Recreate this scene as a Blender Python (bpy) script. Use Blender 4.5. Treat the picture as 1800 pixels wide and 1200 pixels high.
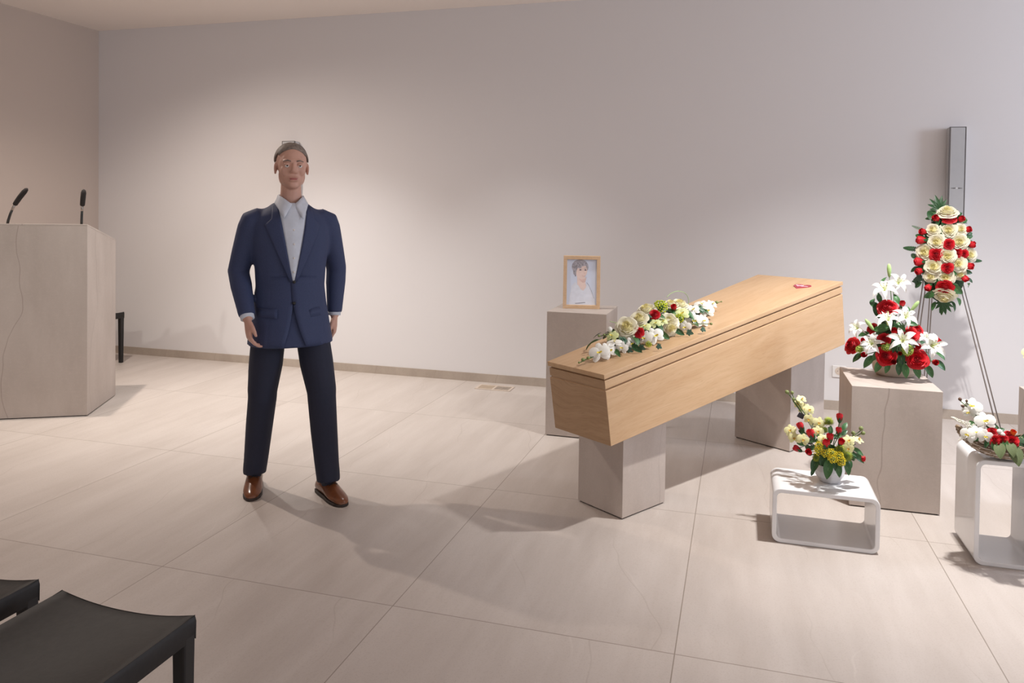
import bpy, bmesh, math, random
from mathutils import Vector, Matrix, Quaternion, noise

# ------------------------------------------------------------------ clear
for o in list(bpy.data.objects):
    bpy.data.objects.remove(o, do_unlink=True)
scene = bpy.context.scene
COL = scene.collection
PI = math.pi

# ------------------------------------------------------------------ camera
cam_data = bpy.data.cameras.new('camera')
cam_data.sensor_width = 36.0
cam_data.lens = 1296.55 / 1800 * 36.0
cam_data.shift_x = (900 - 941.78) / 1800
cam_data.shift_y = (399.98 - 600) / 1800
cam = bpy.data.objects.new('camera', cam_data)
COL.objects.link(cam)
_yaw, _pitch, _roll = 0.269675, 0.0219273, 0.0142860
_r = Vector((math.cos(_yaw), math.sin(_yaw), 0)); _f = Vector((-math.sin(_yaw), math.cos(_yaw), 0)); _u = Vector((0, 0, 1))
_f, _u = _f * math.cos(_pitch) - _u * math.sin(_pitch), _u * math.cos(_pitch) + _f * math.sin(_pitch)
_r, _u = _r * math.cos(_roll) + _u * math.sin(_roll), _u * math.cos(_roll) - _r * math.sin(_roll)
_m = Matrix((_r, _u, -_f)).transposed().to_4x4()
_m.translation = Vector((0, 0, 1.45))
cam.matrix_world = _m
scene.camera = cam

# ------------------------------------------------------------------ light and exposure
scene.view_settings.view_transform = 'Standard'
scene.view_settings.look = 'None'
scene.view_settings.gamma = 1.0
scene.view_settings.use_curve_mapping = False
scene.view_settings.exposure = 0.0

world = bpy.data.worlds.new('world'); scene.world = world
world.use_nodes = True
bg = world.node_tree.nodes['Background']
bg.inputs[0].default_value = (1.0, 0.96, 0.985, 1)
bg.inputs[1].default_value = 1.18

def spot(name, loc, target, watts, angle, blend, col, radius=0.03):
    d = bpy.data.lights.new(name, 'SPOT')
    d.energy = watts; d.spot_size = math.radians(angle); d.spot_blend = blend
    d.color = col; d.shadow_soft_size = radius
    o = bpy.data.objects.new(name, d); COL.objects.link(o)
    o.location = loc
    o.rotation_euler = (Vector(target) - Vector(loc)).to_track_quat('-Z', 'Y').to_euler()
    return o
WARM = (1.0, 0.88, 0.78)
NEUT = (1.0, 0.98, 0.955)
spot('ceiling_spot_main', (0.98, 3.52, 3.08), (0.97, 4.2, 0.0), 240, 100, 1.0, NEUT)
spot('ceiling_spot_main_twin', (1.06, 3.56, 3.08), (1.02, 4.2, 0.0), 240, 100, 1.0, NEUT)
spot('ceiling_spot_lectern', (-4.50, 3.98, 3.08), (-3.95, 4.3, 0.0), 225, 150, 1.0, WARM)
spot('ceiling_spot_left_wall', (-3.55, 4.30, 3.08), (-3.35, 4.75, 0.0), 255, 90, 1.0, (1.0, 0.99, 0.96))
spot('ceiling_spot_rear', (-1.7, 4.62, 3.08), (-1.65, 4.95, 0.0), 100, 80, 1.0, (1.0, 0.99, 0.96))
spot('lectern_front_fill', (-4.0, 1.6, 3.08), (-4.6, 4.0, 0.9), 95, 60, 1.0, (1.0, 0.98, 0.88))  # added fill spot, brightens the front face of the lectern
def daylight(name, loc, target, w, h, watts, col):
    d = bpy.data.lights.new(name, 'AREA'); d.shape = 'RECTANGLE'; d.size = w; d.size_y = h; d.energy = watts; d.color = col
    o = bpy.data.objects.new(name, d); COL.objects.link(o); o.location = loc
    o.rotation_euler = (Vector(target) - Vector(loc)).to_track_quat('-Z', 'Y').to_euler()
daylight('daylight_from_window', (5.2, 4.2, 2.3), (0.5, 5.8, 1.9), 0.9, 1.2, 95, (0.70, 0.82, 1.0))

# ------------------------------------------------------------------ materials
def new_mat(name):
    m = bpy.data.materials.new(name); m.use_nodes = True
    nt = m.node_tree
    return m, nt, nt.nodes['Principled BSDF']
def N(nt, kind, **kw):
    n = nt.nodes.new(kind)
    for k, v in kw.items(): setattr(n, k, v)
    return n
def math_node(nt, op, a, b=None, c=None):
    n = N(nt, 'ShaderNodeMath', operation=op)
    for i, v in enumerate((a, b, c)):
        if v is None: continue
        if isinstance(v, (int, float)): n.inputs[i].default_value = v
        else: nt.links.new(v, n.inputs[i])
    return n.outputs[0]
def mix_col(nt, fac, a, b):
    n = N(nt, 'ShaderNodeMix', data_type='RGBA')
    if isinstance(fac, (int, float)): n.inputs[0].default_value = fac
    else: nt.links.new(fac, n.inputs[0])
    for i, v in ((6, a), (7, b)):
        if isinstance(v, tuple): n.inputs[i].default_value = (*v[:3], 1)
        else: nt.links.new(v, n.inputs[i])
    return n.outputs[2]
def noise_node(nt, vec, scale, detail=4, rough=0.5):
    n = N(nt, 'ShaderNodeTexNoise')
    n.inputs['Scale'].default_value = scale; n.inputs['Detail'].default_value = detail
    n.inputs['Roughness'].default_value = rough
    if vec is not None: nt.links.new(vec, n.inputs['Vector'])
    return n.outputs[0]
def ramp01(nt, v, lo, hi):
    n = N(nt, 'ShaderNodeMapRange'); n.inputs[1].default_value = lo; n.inputs[2].default_value = hi
    nt.links.new(v, n.inputs[0]); return n.outputs[0]
def scaled(nt, vec, s, loc=(0, 0, 0)):
    n = N(nt, 'ShaderNodeMapping'); n.inputs['Scale'].default_value = s; n.inputs['Location'].default_value = loc
    nt.links.new(vec, n.inputs['Vector']); return n.outputs[0]

def plain(name, col, rough=0.5, var=0.06, scale=30, metal=0.0, spec=0.5, trans=0.0, bump=0.0):
    m, nt, p = new_mat(name)
    tc = N(nt, 'ShaderNodeTexCoord')
    nz = noise_node(nt, tc.outputs['Object'], scale, 3)
    lo = tuple(max(0, c * (1 - var)) for c in col); hi = tuple(min(1, c * (1 + var)) for c in col)
    c = mix_col(nt, ramp01(nt, nz, 0.3, 0.7), lo, hi)
    nt.links.new(c, p.inputs['Base Color'])
    p.inputs['Roughness'].default_value = rough; p.inputs['Metallic'].default_value = metal
    p.inputs['Specular IOR Level'].default_value = spec
    if bump:
        b = N(nt, 'ShaderNodeBump'); b.inputs['Strength'].default_value = bump; b.inputs['Distance'].default_value = 0.002
        nt.links.new(nz, b.inputs['Height']); nt.links.new(b.outputs[0], p.inputs['Normal'])
    if trans:
        t = N(nt, 'ShaderNodeBsdfTranslucent'); nt.links.new(c, t.inputs[0])
        mx = N(nt, 'ShaderNodeMixShader'); mx.inputs[0].default_value = trans
        nt.links.new(p.outputs[0], mx.inputs[1]); nt.links.new(t.outputs[0], mx.inputs[2])
        nt.links.new(mx.outputs[0], nt.nodes['Material Output'].inputs[0])
    return m

def wall_paint(name, col):
    m, nt, p = new_mat(name)
    tc = N(nt, 'ShaderNodeTexCoord')
    fine = noise_node(nt, tc.outputs['Object'], 140, 3)
    p.inputs['Base Color'].default_value = (*col, 1); p.inputs['Roughness'].default_value = 1.0
    b = N(nt, 'ShaderNodeBump'); b.inputs['Strength'].default_value = 0.08; b.inputs['Distance'].default_value = 0.001
    nt.links.new(fine, b.inputs['Height']); nt.links.new(b.outputs[0], p.inputs['Normal'])
    return m

def crack_lines(nt, u, along, period, width, seed):
    """thin wandering lines: u is the coordinate across, along the one along them"""
    cmb = N(nt, 'ShaderNodeCombineXYZ'); nt.links.new(along, cmb.inputs[0]); nt.links.new(seed, cmb.inputs[1])
    w = noise_node(nt, cmb.outputs[0], 1.1, 3, 0.45)
    uu = math_node(nt, 'ADD', math_node(nt, 'MULTIPLY', math_node(nt, 'SUBTRACT', w, 0.5), 0.55), u)
    fr = math_node(nt, 'FRACT', math_node(nt, 'DIVIDE', uu, period))
    d = math_node(nt, 'MULTIPLY', math_node(nt, 'ABSOLUTE', math_node(nt, 'SUBTRACT', fr, 0.5)), period)
    n = N(nt, 'ShaderNodeMapRange'); n.inputs[1].default_value = 0; n.inputs[2].default_value = width
    n.inputs[3].default_value = 1; n.inputs[4].default_value = 0
    nt.links.new(d, n.inputs[0]); return n.outputs[0]

def stone_mat(name, a, b, vein, rough=0.5):
    m, nt, p = new_mat(name)
    tc = N(nt, 'ShaderNodeTexCoord'); oi = N(nt, 'ShaderNodeObjectInfo')
    seed = math_node(nt, 'MULTIPLY', oi.outputs['Random'], 37.0)
    sx = N(nt, 'ShaderNodeSeparateXYZ'); nt.links.new(tc.outputs['Object'], sx.inputs[0])
    off = N(nt, 'ShaderNodeVectorMath', operation='ADD'); nt.links.new(tc.outputs['Object'], off.inputs[0])
    cmb = N(nt, 'ShaderNodeCombineXYZ'); nt.links.new(seed, cmb.inputs[0]); nt.links.new(seed, cmb.inputs[2])
    nt.links.new(cmb.outputs[0], off.inputs[1])
    big = noise_node(nt, scaled(nt, off.outputs[0], (3, 3, 1.1)), 1.5, 5, 0.6)
    fine = noise_node(nt, off.outputs[0], 260, 2, 0.7)
    mid = noise_node(nt, scaled(nt, off.outputs[0], (40, 40, 55)), 1.0, 4, 0.7)
    c = mix_col(nt, ramp01(nt, big, 0.3, 0.7), a, b)
    dark = tuple(x * 0.82 for x in a)
    c = mix_col(nt, math_node(nt, 'MULTIPLY', ramp01(nt, fine, 0.5, 0.8), 0.45), c, dark)
    c = mix_col(nt, math_node(nt, 'MULTIPLY', ramp01(nt, mid, 0.5, 0.75), 0.25), c, tuple(min(1, x * 1.12) for x in b))
    u = math_node(nt, 'ADD', math_node(nt, 'MULTIPLY', sx.outputs[0], 0.93), math_node(nt, 'MULTIPLY', sx.outputs[1], 0.81))
    u = math_node(nt, 'ADD', u, seed)
    ln = crack_lines(nt, u, sx.outputs[2], 0.52, 0.0042, seed)
    brk = ramp01(nt, noise_node(nt, off.outputs[0], 2.2, 2), 0.32, 0.55)
    c = mix_col(nt, math_node(nt, 'MULTIPLY', math_node(nt, 'MULTIPLY', ln, brk), 0.5), c, vein)
    nt.links.new(c, p.inputs['Base Color']); p.inputs['Roughness'].default_value = rough
    p.inputs['Specular IOR Level'].default_value = 0.3
    return m

def floor_mat():
    m, nt, p = new_mat('floor_stone_tiles')
    tc = N(nt, 'ShaderNodeTexCoord'); sx = N(nt, 'ShaderNodeSeparateXYZ'); nt.links.new(tc.outputs['Object'], sx.inputs[0])
    tx = math_node(nt, 'DIVIDE', math_node(nt, 'ADD', sx.outputs[0], 0.179), 1.0175)
    ty = math_node(nt, 'DIVIDE', math_node(nt, 'SUBTRACT', sx.outputs[1], 2.438), 1.183)
    ix = math_node(nt, 'FLOOR', tx); iy = math_node(nt, 'FLOOR', ty)
    idv = N(nt, 'ShaderNodeCombineXYZ'); nt.links.new(ix, idv.inputs[0]); nt.links.new(iy, idv.inputs[1])
    wn = N(nt, 'ShaderNodeTexWhiteNoise', noise_dimensions='2D'); nt.links.new(idv.outputs[0], wn.inputs['Vector'])
    seed = math_node(nt, 'MULTIPLY', wn.outputs['Value'], 29.0)
    off = N(nt, 'ShaderNodeVectorMath', operation='ADD'); nt.links.new(tc.outputs['Object'], off.inputs[0])
    cmb = N(nt, 'ShaderNodeCombineXYZ'); nt.links.new(seed, cmb.inputs[0]); nt.links.new(seed, cmb.inputs[2])
    nt.links.new(cmb.outputs[0], off.inputs[1])
    streak = noise_node(nt, scaled(nt, off.outputs[0], (7, 1.1, 1)), 1.0, 6, 0.62)
    cloud = noise_node(nt, off.outputs[0], 1.3, 4, 0.5)
    fine = noise_node(nt, off.outputs[0], 170, 2, 0.7)
    a = (0.475, 0.415, 0.375); b = (0.565, 0.505, 0.465)
    c = mix_col(nt, ramp01(nt, streak, 0.32, 0.66), a, b)
    c = mix_col(nt, math_node(nt, 'MULTIPLY', ramp01(nt, cloud, 0.35, 0.7), 0.4), c, (0.56, 0.50, 0.46))
    c = mix_col(nt, math_node(nt, 'MULTIPLY', ramp01(nt, fine, 0.52, 0.8), 0.35), c, (0.36, 0.29, 0.24))
    u = math_node(nt, 'ADD', sx.outputs[0], math_node(nt, 'ADD', seed, math_node(nt, 'MULTIPLY', sx.outputs[1], 0.12)))
    ln = crack_lines(nt, u, sx.outputs[1], 0.47, 0.004, seed)
    brk = ramp01(nt, noise_node(nt, off.outputs[0], 1.9, 2), 0.42, 0.6)
    c = mix_col(nt, math_node(nt, 'MULTIPLY', math_node(nt, 'MULTIPLY', ln, brk), 0.26), c, (0.27, 0.21, 0.17))
    u2 = math_node(nt, 'ADD', u, 0.31)
    ln2 = crack_lines(nt, u2, math_node(nt, 'MULTIPLY', sx.outputs[1], 1.7), 0.8, 0.006, math_node(nt, 'ADD', seed, 5.0))
    brk2 = ramp01(nt, noise_node(nt, off.outputs[0], 2.6, 2), 0.5, 0.62)
    c = mix_col(nt, math_node(nt, 'MULTIPLY', math_node(nt, 'MULTIPLY', ln2, brk2), 0.16), c, (0.78, 0.72, 0.66))
    def edge(t, size):
        fr = math_node(nt, 'FRACT', t)
        d = math_node(nt, 'MINIMUM', fr, math_node(nt, 'SUBTRACT', 1.0, fr))
        n = N(nt, 'ShaderNodeMapRange'); n.inputs[1].default_value = 0.0012 / size; n.inputs[2].default_value = 0.0026 / size
        n.inputs[3].default_value = 1; n.inputs[4].default_value = 0
        nt.links.new(math_node(nt, 'MULTIPLY', d, 1.0), n.inputs[0]); return n.outputs[0]
    g = math_node(nt, 'MAXIMUM', edge(tx, 1.0175), edge(ty, 1.183))
    c = mix_col(nt, math_node(nt, 'MULTIPLY', g, 0.75), c, (0.21, 0.165, 0.13))
    nt.links.new(c, p.inputs['Base Color'])
    rg = N(nt, 'ShaderNodeMapRange'); rg.inputs[3].default_value = 0.34; rg.inputs[4].default_value = 0.5
    nt.links.new(fine, rg.inputs[0]); nt.links.new(rg.outputs[0], p.inputs['Roughness'])
    p.inputs['Specular IOR Level'].default_value = 0.35
    return m

def oak_mat(name, a, b, c3, sc=(1.2, 14, 14), rough=0.42):
    m, nt, p = new_mat(name)
    tc = N(nt, 'ShaderNodeTexCoord')
    warp = noise_node(nt, scaled(nt, tc.outputs['Object'], (1.2, 3.0, 3.0)), 1.0, 3)
    vm = N(nt, 'ShaderNodeVectorMath', operation='MULTIPLY_ADD')
    nt.links.new(warp, vm.inputs[0]); vm.inputs[1].default_value = (0.0, 0.12, 0.12)
    nt.links.new(tc.outputs['Object'], vm.inputs[2])
    g1 = noise_node(nt, scaled(nt, vm.outputs[0], sc), 1.6, 5, 0.6)
    g2 = noise_node(nt, scaled(nt, vm.outputs[0], (sc[0] * 3, sc[1] * 9, sc[2] * 9)), 1.5, 3, 0.6)
    c = mix_col(nt, ramp01(nt, g1, 0.3, 0.7), a, b)
    c = mix_col(nt, math_node(nt, 'MULTIPLY', ramp01(nt, g2, 0.5, 0.78), 0.5), c, c3)
    nt.links.new(c, p.inputs['Base Color']); p.inputs['Roughness'].default_value = rough
    p.inputs['Specular IOR Level'].default_value = 0.35
    return m

M = {}
M['wall'] = wall_paint('wall_paint_white', (0.69, 0.665, 0.665))
M['wall_side'] = wall_paint('wall_paint_beige', (0.53, 0.45, 0.40))
M['ceiling'] = wall_paint('ceiling_paint', (0.88, 0.81, 0.76))
M['floor'] = floor_mat()
M['skirting'] = stone_mat('skirting_stone', (0.36, 0.30, 0.25), (0.46, 0.39, 0.33), (0.28, 0.22, 0.18))
M['stone'] = stone_mat('plinth_stone', (0.43, 0.365, 0.325), (0.53, 0.46, 0.415), (0.22, 0.16, 0.13))
M['shadow_gap'] = plain('base_gap_shade', (0.03, 0.025, 0.022), 0.7)  # near-black colour stands in for the shadow line under the stone bases
M['oak'] = oak_mat('pale_oak', (0.53, 0.335, 0.185), (0.61, 0.415, 0.25), (0.42, 0.25, 0.125))
M['oak_end_shaded'] = oak_mat('shaded_oak_end_panel', (0.40, 0.25, 0.14), (0.48, 0.315, 0.185), (0.24, 0.14, 0.075), (14, 1.2, 22))  # grain turned for the ends; darker tone is end-face shade put into the colour
M['oak_frame'] = oak_mat('oak_frame_wood', (0.60, 0.40, 0.24), (0.68, 0.48, 0.31), (0.50, 0.32, 0.18), (10, 10, 10))
M['groove'] = plain('oak_groove', (0.30, 0.17, 0.085), 0.6)
M['leather'] = plain('black_leather', (0.016, 0.014, 0.0135), 0.55, 0.15, 60, spec=0.35, bump=0.25)
M['leather_leg'] = plain('black_leather_leg', (0.010, 0.009, 0.009), 0.5)
M['white_gloss'] = plain('white_lacquer', (0.80, 0.80, 0.81), 0.16, 0.01)
M['alu'] = plain('silver_grey_case', (0.46, 0.46, 0.47), 0.5, 0.02)
M['alu_edge'] = plain('grey_case_edge', (0.16, 0.15, 0.15), 0.4)
M['black'] = plain('black_plastic', (0.012, 0.012, 0.012), 0.45)
M['foam'] = plain('black_foam', (0.018, 0.014, 0.013), 0.95, 0.3, 400, bump=0.4)
M['steel'] = plain('grey_steel', (0.30, 0.265, 0.245), 0.34, 0.03, metal=0.75)
M['plate'] = plain('beige_plate', (0.60, 0.50, 0.42), 0.45)
M['plate_dark'] = plain('tan_plate', (0.40, 0.31, 0.23), 0.5)
M['vent_dark'] = plain('vent_hole', (0.03, 0.022, 0.018), 0.8)
M['socket'] = plain('white_socket', (0.72, 0.69, 0.67), 0.35, 0.01)
# flowers
M['rose_red'] = plain('red_petal', (0.62, 0.012, 0.022), 0.55, 0.25, 8, trans=0.15)
M['rose_red_in'] = plain('deep_red_petal', (0.40, 0.006, 0.014), 0.6, 0.2, 8, trans=0.1)
M['rose_cream'] = plain('cream_petal', (0.86, 0.82, 0.66), 0.6, 0.05, 6, trans=0.15)
M['rose_cream_in'] = plain('yellow_cream_petal', (0.84, 0.76, 0.40), 0.6, 0.08, 6, trans=0.15)
M['lily'] = plain('white_lily_petal', (0.88, 0.87, 0.84), 0.55, 0.03, 5, trans=0.15)
M['lily_throat'] = plain('lily_throat', (0.66, 0.72, 0.30), 0.6)
M['anther'] = plain('dark_anther', (0.10, 0.035, 0.03), 0.7)
M['orchid_white'] = plain('white_orchid_petal', (0.88, 0.87, 0.82), 0.55, 0.04, 4, trans=0.2)
M['orchid_green'] = plain('pale_green_petal', (0.72, 0.78, 0.38), 0.55, 0.1, 4, trans=0.2)
M['orchid_yellow'] = plain('pale_yellow_petal', (0.86, 0.84, 0.46), 0.55, 0.08, 4, trans=0.2)
M['lip_yellow'] = plain('yellow_lip', (0.80, 0.66, 0.10), 0.55)
M['lip_orange'] = plain('amber_lip', (0.62, 0.36, 0.08), 0.55)
M['orange'] = plain('orange_petal', (0.80, 0.16, 0.02), 0.55, 0.2, 8)
M['leaf'] = plain('dark_green_leaf', (0.028, 0.095, 0.032), 0.38, 0.35, 18, trans=0.08)
M['leaf_mid'] = plain('mid_green_leaf', (0.045, 0.14, 0.04), 0.42, 0.35, 18, trans=0.1)
M['leaf_ivy'] = plain('blue_green_leaf', (0.06, 0.13, 0.085), 0.45, 0.4, 25, trans=0.08)
M['leaf_matte'] = plain('grey_green_leaf', (0.13, 0.17, 0.07), 0.7, 0.25, 20)
M['leaf_vein'] = plain('pale_leaf_vein', (0.25, 0.40, 0.16), 0.5)
M['stem'] = plain('green_stem', (0.09, 0.16, 0.05), 0.6)
M['stem_dark'] = plain('dark_stem', (0.05, 0.055, 0.03), 0.6)
M['bud_green'] = plain('olive_bud', (0.20, 0.24, 0.08), 0.5, 0.3, 30)
M['bud_lily'] = plain('pale_green_bud', (0.36, 0.52, 0.20), 0.5, 0.15, 10)
M['bud_brown'] = plain('brown_bud', (0.12, 0.06, 0.035), 0.6)
M['hydra_green'] = plain('lime_floret', (0.42, 0.58, 0.10), 0.6, 0.2, 20, trans=0.1)
M['hydra_lime'] = plain('bright_lime_berries', (0.50, 0.56, 0.03), 0.55, 0.2, 20)
M['yellow'] = plain('yellow_floret', (0.82, 0.66, 0.02), 0.55, 0.12, 20)
M['pompom'] = plain('lime_spikes', (0.34, 0.40, 0.04), 0.6, 0.25, 30)
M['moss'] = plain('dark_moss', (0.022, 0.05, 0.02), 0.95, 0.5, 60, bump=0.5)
M['bowl'] = plain('beige_ceramic', (0.62, 0.52, 0.43), 0.3, 0.06, 14)
M['pot'] = plain('pale_grey_ceramic', (0.62, 0.61, 0.62), 0.28, 0.05, 10)
M['wicker'] = plain('brown_wicker', (0.25, 0.18, 0.12), 0.75, 0.45, 40)
M['wicker_light'] = plain('whitewashed_wicker', (0.62, 0.55, 0.48), 0.75, 0.3, 40)
M['astilbe'] = plain('ivory_spike', (0.86, 0.84, 0.74), 0.7)
M['tag'] = plain('dark_grey_tag', (0.05, 0.045, 0.06), 0.5)
# person
M['skin'] = plain('skin', (0.60, 0.345, 0.265), 0.5, 0.06, 20)
M['lips'] = plain('lips', (0.46, 0.17, 0.15), 0.45)
M['hair'] = plain('grey_brown_hair', (0.20, 0.16, 0.135), 0.65, 0.35, 80)
M['eye_white'] = plain('eye_white', (0.75, 0.72, 0.70), 0.2)
M['eye_dark'] = plain('eye_dark', (0.03, 0.022, 0.018), 0.15)
M['suit'] = plain('navy_suit_cloth', (0.034, 0.048, 0.115), 0.75, 0.12, 250, bump=0.1)
M['suit_dark'] = plain('dark_navy_trouser_cloth', (0.014, 0.017, 0.038), 0.8, 0.12, 250, bump=0.1)
M['shirt'] = plain('pale_blue_shirt', (0.62, 0.66, 0.74), 0.7)
M['shoe'] = plain('brown_shoe_leather', (0.17, 0.058, 0.024), 0.22, 0.25, 12)
M['sole'] = plain('dark_sole', (0.03, 0.02, 0.016), 0.6)
# portrait print and plaque
M['print_bg'] = plain('print_pale_blue', (0.66, 0.72, 0.86), 0.3, 0.03, 6)
M['print_hair'] = plain('print_grey_hair', (0.40, 0.38, 0.42), 0.3, 0.35, 90)
M['print_skin'] = plain('print_skin', (0.84, 0.66, 0.60), 0.3, 0.05, 20)
M['print_blush'] = plain('print_blush', (0.76, 0.54, 0.49), 0.3)
M['print_dark'] = plain('print_dark', (0.12, 0.10, 0.13), 0.3)
M['print_knit'] = plain('print_white_jumper', (0.74, 0.77, 0.86), 0.3, 0.05, 30)
M['heart'] = plain('crimson_heart', (0.36, 0.035, 0.06), 0.4)
M['heart_script'] = plain('pink_script', (0.85, 0.55, 0.62), 0.5)

# ------------------------------------------------------------------ mesh helper
class MB:
    def __init__(s): s.v = []; s.f = []; s.m = []
    def vert(s, p): s.v.append(Vector(p)); return len(s.v) - 1
    def face(s, idx, m=0): s.f.append(tuple(idx)); s.m.append(m)
    def grid(s, rows, m=0, closed=False):
        idx = [[s.vert(p) for p in r] for r in rows]
        for a, b in zip(idx[:-1], idx[1:]):
            n = len(a)
            for j in range(n if closed else n - 1):
                k = (j + 1) % n
                s.face((a[j], a[k], b[k], b[j]), m)
        return idx
    def cap(s, loop, m=0, flip=False):
        s.face(loop[::-1] if flip else loop, m)
    def tube(s, pts, rad, n=8, m=0, caps=True):
        pts = [Vector(p) for p in pts]
        if not isinstance(rad, (list, tuple)): rad = [rad] * len(pts)
        rings = []; prev = None
        for i, p in enumerate(pts):
            t = (pts[min(i + 1, len(pts) - 1)] - pts[max(i - 1, 0)]).normalized()
            if prev is None:
                a = t.orthogonal().normalized()
            else:
                a = (prev - t * prev.dot(t))
                a = a.normalized() if a.length > 1e-6 else t.orthogonal().normalized()
            prev = a; b = t.cross(a)
            rr = rad[i]
            rx, ry = rr if isinstance(rr, (list, tuple)) else (rr, rr)
            rings.append([p + a * rx * math.cos(2 * PI * k / n) + b * ry * math.sin(2 * PI * k / n) for k in range(n)])
        idx = s.grid(rings, m, True)
        if caps: s.cap(idx[0], m, True); s.cap(idx[-1], m)
    def box(s, lo, hi, m=0):
        x0, y0, z0 = lo; x1, y1, z1 = hi
        q = [s.vert(p) for p in ((x0, y0, z0), (x1, y0, z0), (x1, y1, z0), (x0, y1, z0), (x0, y0, z1), (x1, y0, z1), (x1, y1, z1), (x0, y1, z1))]
        for f in ((3, 2, 1, 0), (4, 5, 6, 7), (0, 1, 5, 4), (1, 2, 6, 5), (2, 3, 7, 6), (3, 0, 4, 7)): s.face([q[i] for i in f], m)
    def prism(s, bottom, top, m=0, mside=None):
        a = [s.vert(p) for p in bottom]; b = [s.vert(p) for p in top]; n = len(a)
        s.face(a[::-1], m); s.face(b, m)
        for i in range(n):
            s.face((a[i], a[(i + 1) % n], b[(i + 1) % n], b[i]), m if mside is None else (mside[i] if isinstance(mside, (list, tuple)) else mside))
    def ball(s, c, r, m=0, nu=10, nv=7, rot=None):
        c = Vector(c); r = Vector(r) if not isinstance(r, (int, float)) else Vector((r, r, r))
        rows = []
        for i in range(1, nv):
            th = PI * i / nv
            row = []
            for k in range(nu):
                q = Vector((r.x * math.sin(th) * math.cos(2 * PI * k / nu), r.y * math.sin(th) * math.sin(2 * PI * k / nu), -r.z * math.cos(th)))
                if rot is not None: q = rot @ q
                row.append(c + q)
            rows.append(row)
        idx = s.grid(rows, m, True)
        z = Vector((0, 0, r.z)); z = rot @ z if rot is not None else z
        a = s.vert(c - z); b = s.vert(c + z)
        for k in range(nu):
            s.face((a, idx[0][(k + 1) % nu], idx[0][k]), m); s.face((b, idx[-1][k], idx[-1][(k + 1) % nu]), m)
    def lathe(s, prof, n=32, m=0, sx=1.0, sy=1.0):
        rows = [[(r * sx * math.cos(2 * PI * k / n), r * sy * math.sin(2 * PI * k / n), z) for k in range(n)] for r, z in prof]
        idx = s.grid(rows, m, True)
        s.cap(idx[0], m, True); s.cap(idx[-1], m)
    def mesh(s, name, mats, smooth=True):
        me = bpy.data.meshes.new(name)
        me.from_pydata([tuple(v) for v in s.v], [], s.f)
        for mt in mats: me.materials.append(mt)
        me.polygons.foreach_set('material_index', s.m)
        me.polygons.foreach_set('use_smooth', [smooth] * len(s.f))
        me.update()
        return me

def link(name, me, parent=None, loc=None):
    o = bpy.data.objects.new(name, me); COL.objects.link(o)
    if parent is not None: o.parent = parent
    if loc is not None: o.location = loc
    return o
def part(name, mb, mats, parent=None, smooth=False, bevel=0.0, seg=2, label=None):
    if not isinstance(mats, (list, tuple)): mats = [mats]
    o = link(name, mb.mesh(name, mats, smooth), parent)
    if bevel:
        b = o.modifiers.new('bevel', 'BEVEL'); b.width = bevel; b.segments = seg; b.limit_method = 'ANGLE'
    if label: o['label'] = label
    return o
def tag(o, label, cat, group=None):
    o['label'] = label; o['category'] = cat
    if group: o['group'] = group
    return o
def thing(name, label, cat, loc=(0, 0, 0), rotz=0.0, group=None):
    o = bpy.data.objects.new(name, None); COL.objects.link(o)
    o.location = loc; o.rotation_euler = (0, 0, rotz); o.empty_display_size = 0.1
    return tag(o, label, cat, group)
def structure(name, mb, mat, smooth=False):
    o = part(name, mb, mat, None, smooth); o['kind'] = 'structure'; return o

# ------------------------------------------------------------------ the room
WALL_Y, LEFT_X, CEIL_Z = 5.887, -6.121, 3.165
b = MB(); b.box((LEFT_X - 0.2, -8.0, -0.1), (8.0, WALL_Y + 0.2, 0.0)); structure('floor', b, M['floor'])
b = MB(); b.box((LEFT_X - 0.2, -8.0, CEIL_Z), (8.0, WALL_Y + 0.2, CEIL_Z + 0.1)); structure('ceiling', b, M['ceiling'])
b = MB(); b.box((LEFT_X - 0.2, WALL_Y, 0.0), (8.0, WALL_Y + 0.2, CEIL_Z)); structure('wall_back', b, M['wall'])
b = MB(); b.box((LEFT_X - 0.2, -8.0, 0.0), (LEFT_X, WALL_Y, CEIL_Z)); structure('wall_left', b, M['wall_side'])
b = MB(); b.box((LEFT_X, WALL_Y - 0.011, 0.0), (8.0, WALL_Y, 0.070)); structure('baseboard_back', b, M['skirting'])
b = MB(); b.box((LEFT_X, -8.0, 0.0), (LEFT_X + 0.011, WALL_Y - 0.011, 0.070)); structure('baseboard_left', b, M['skirting'])

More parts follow.
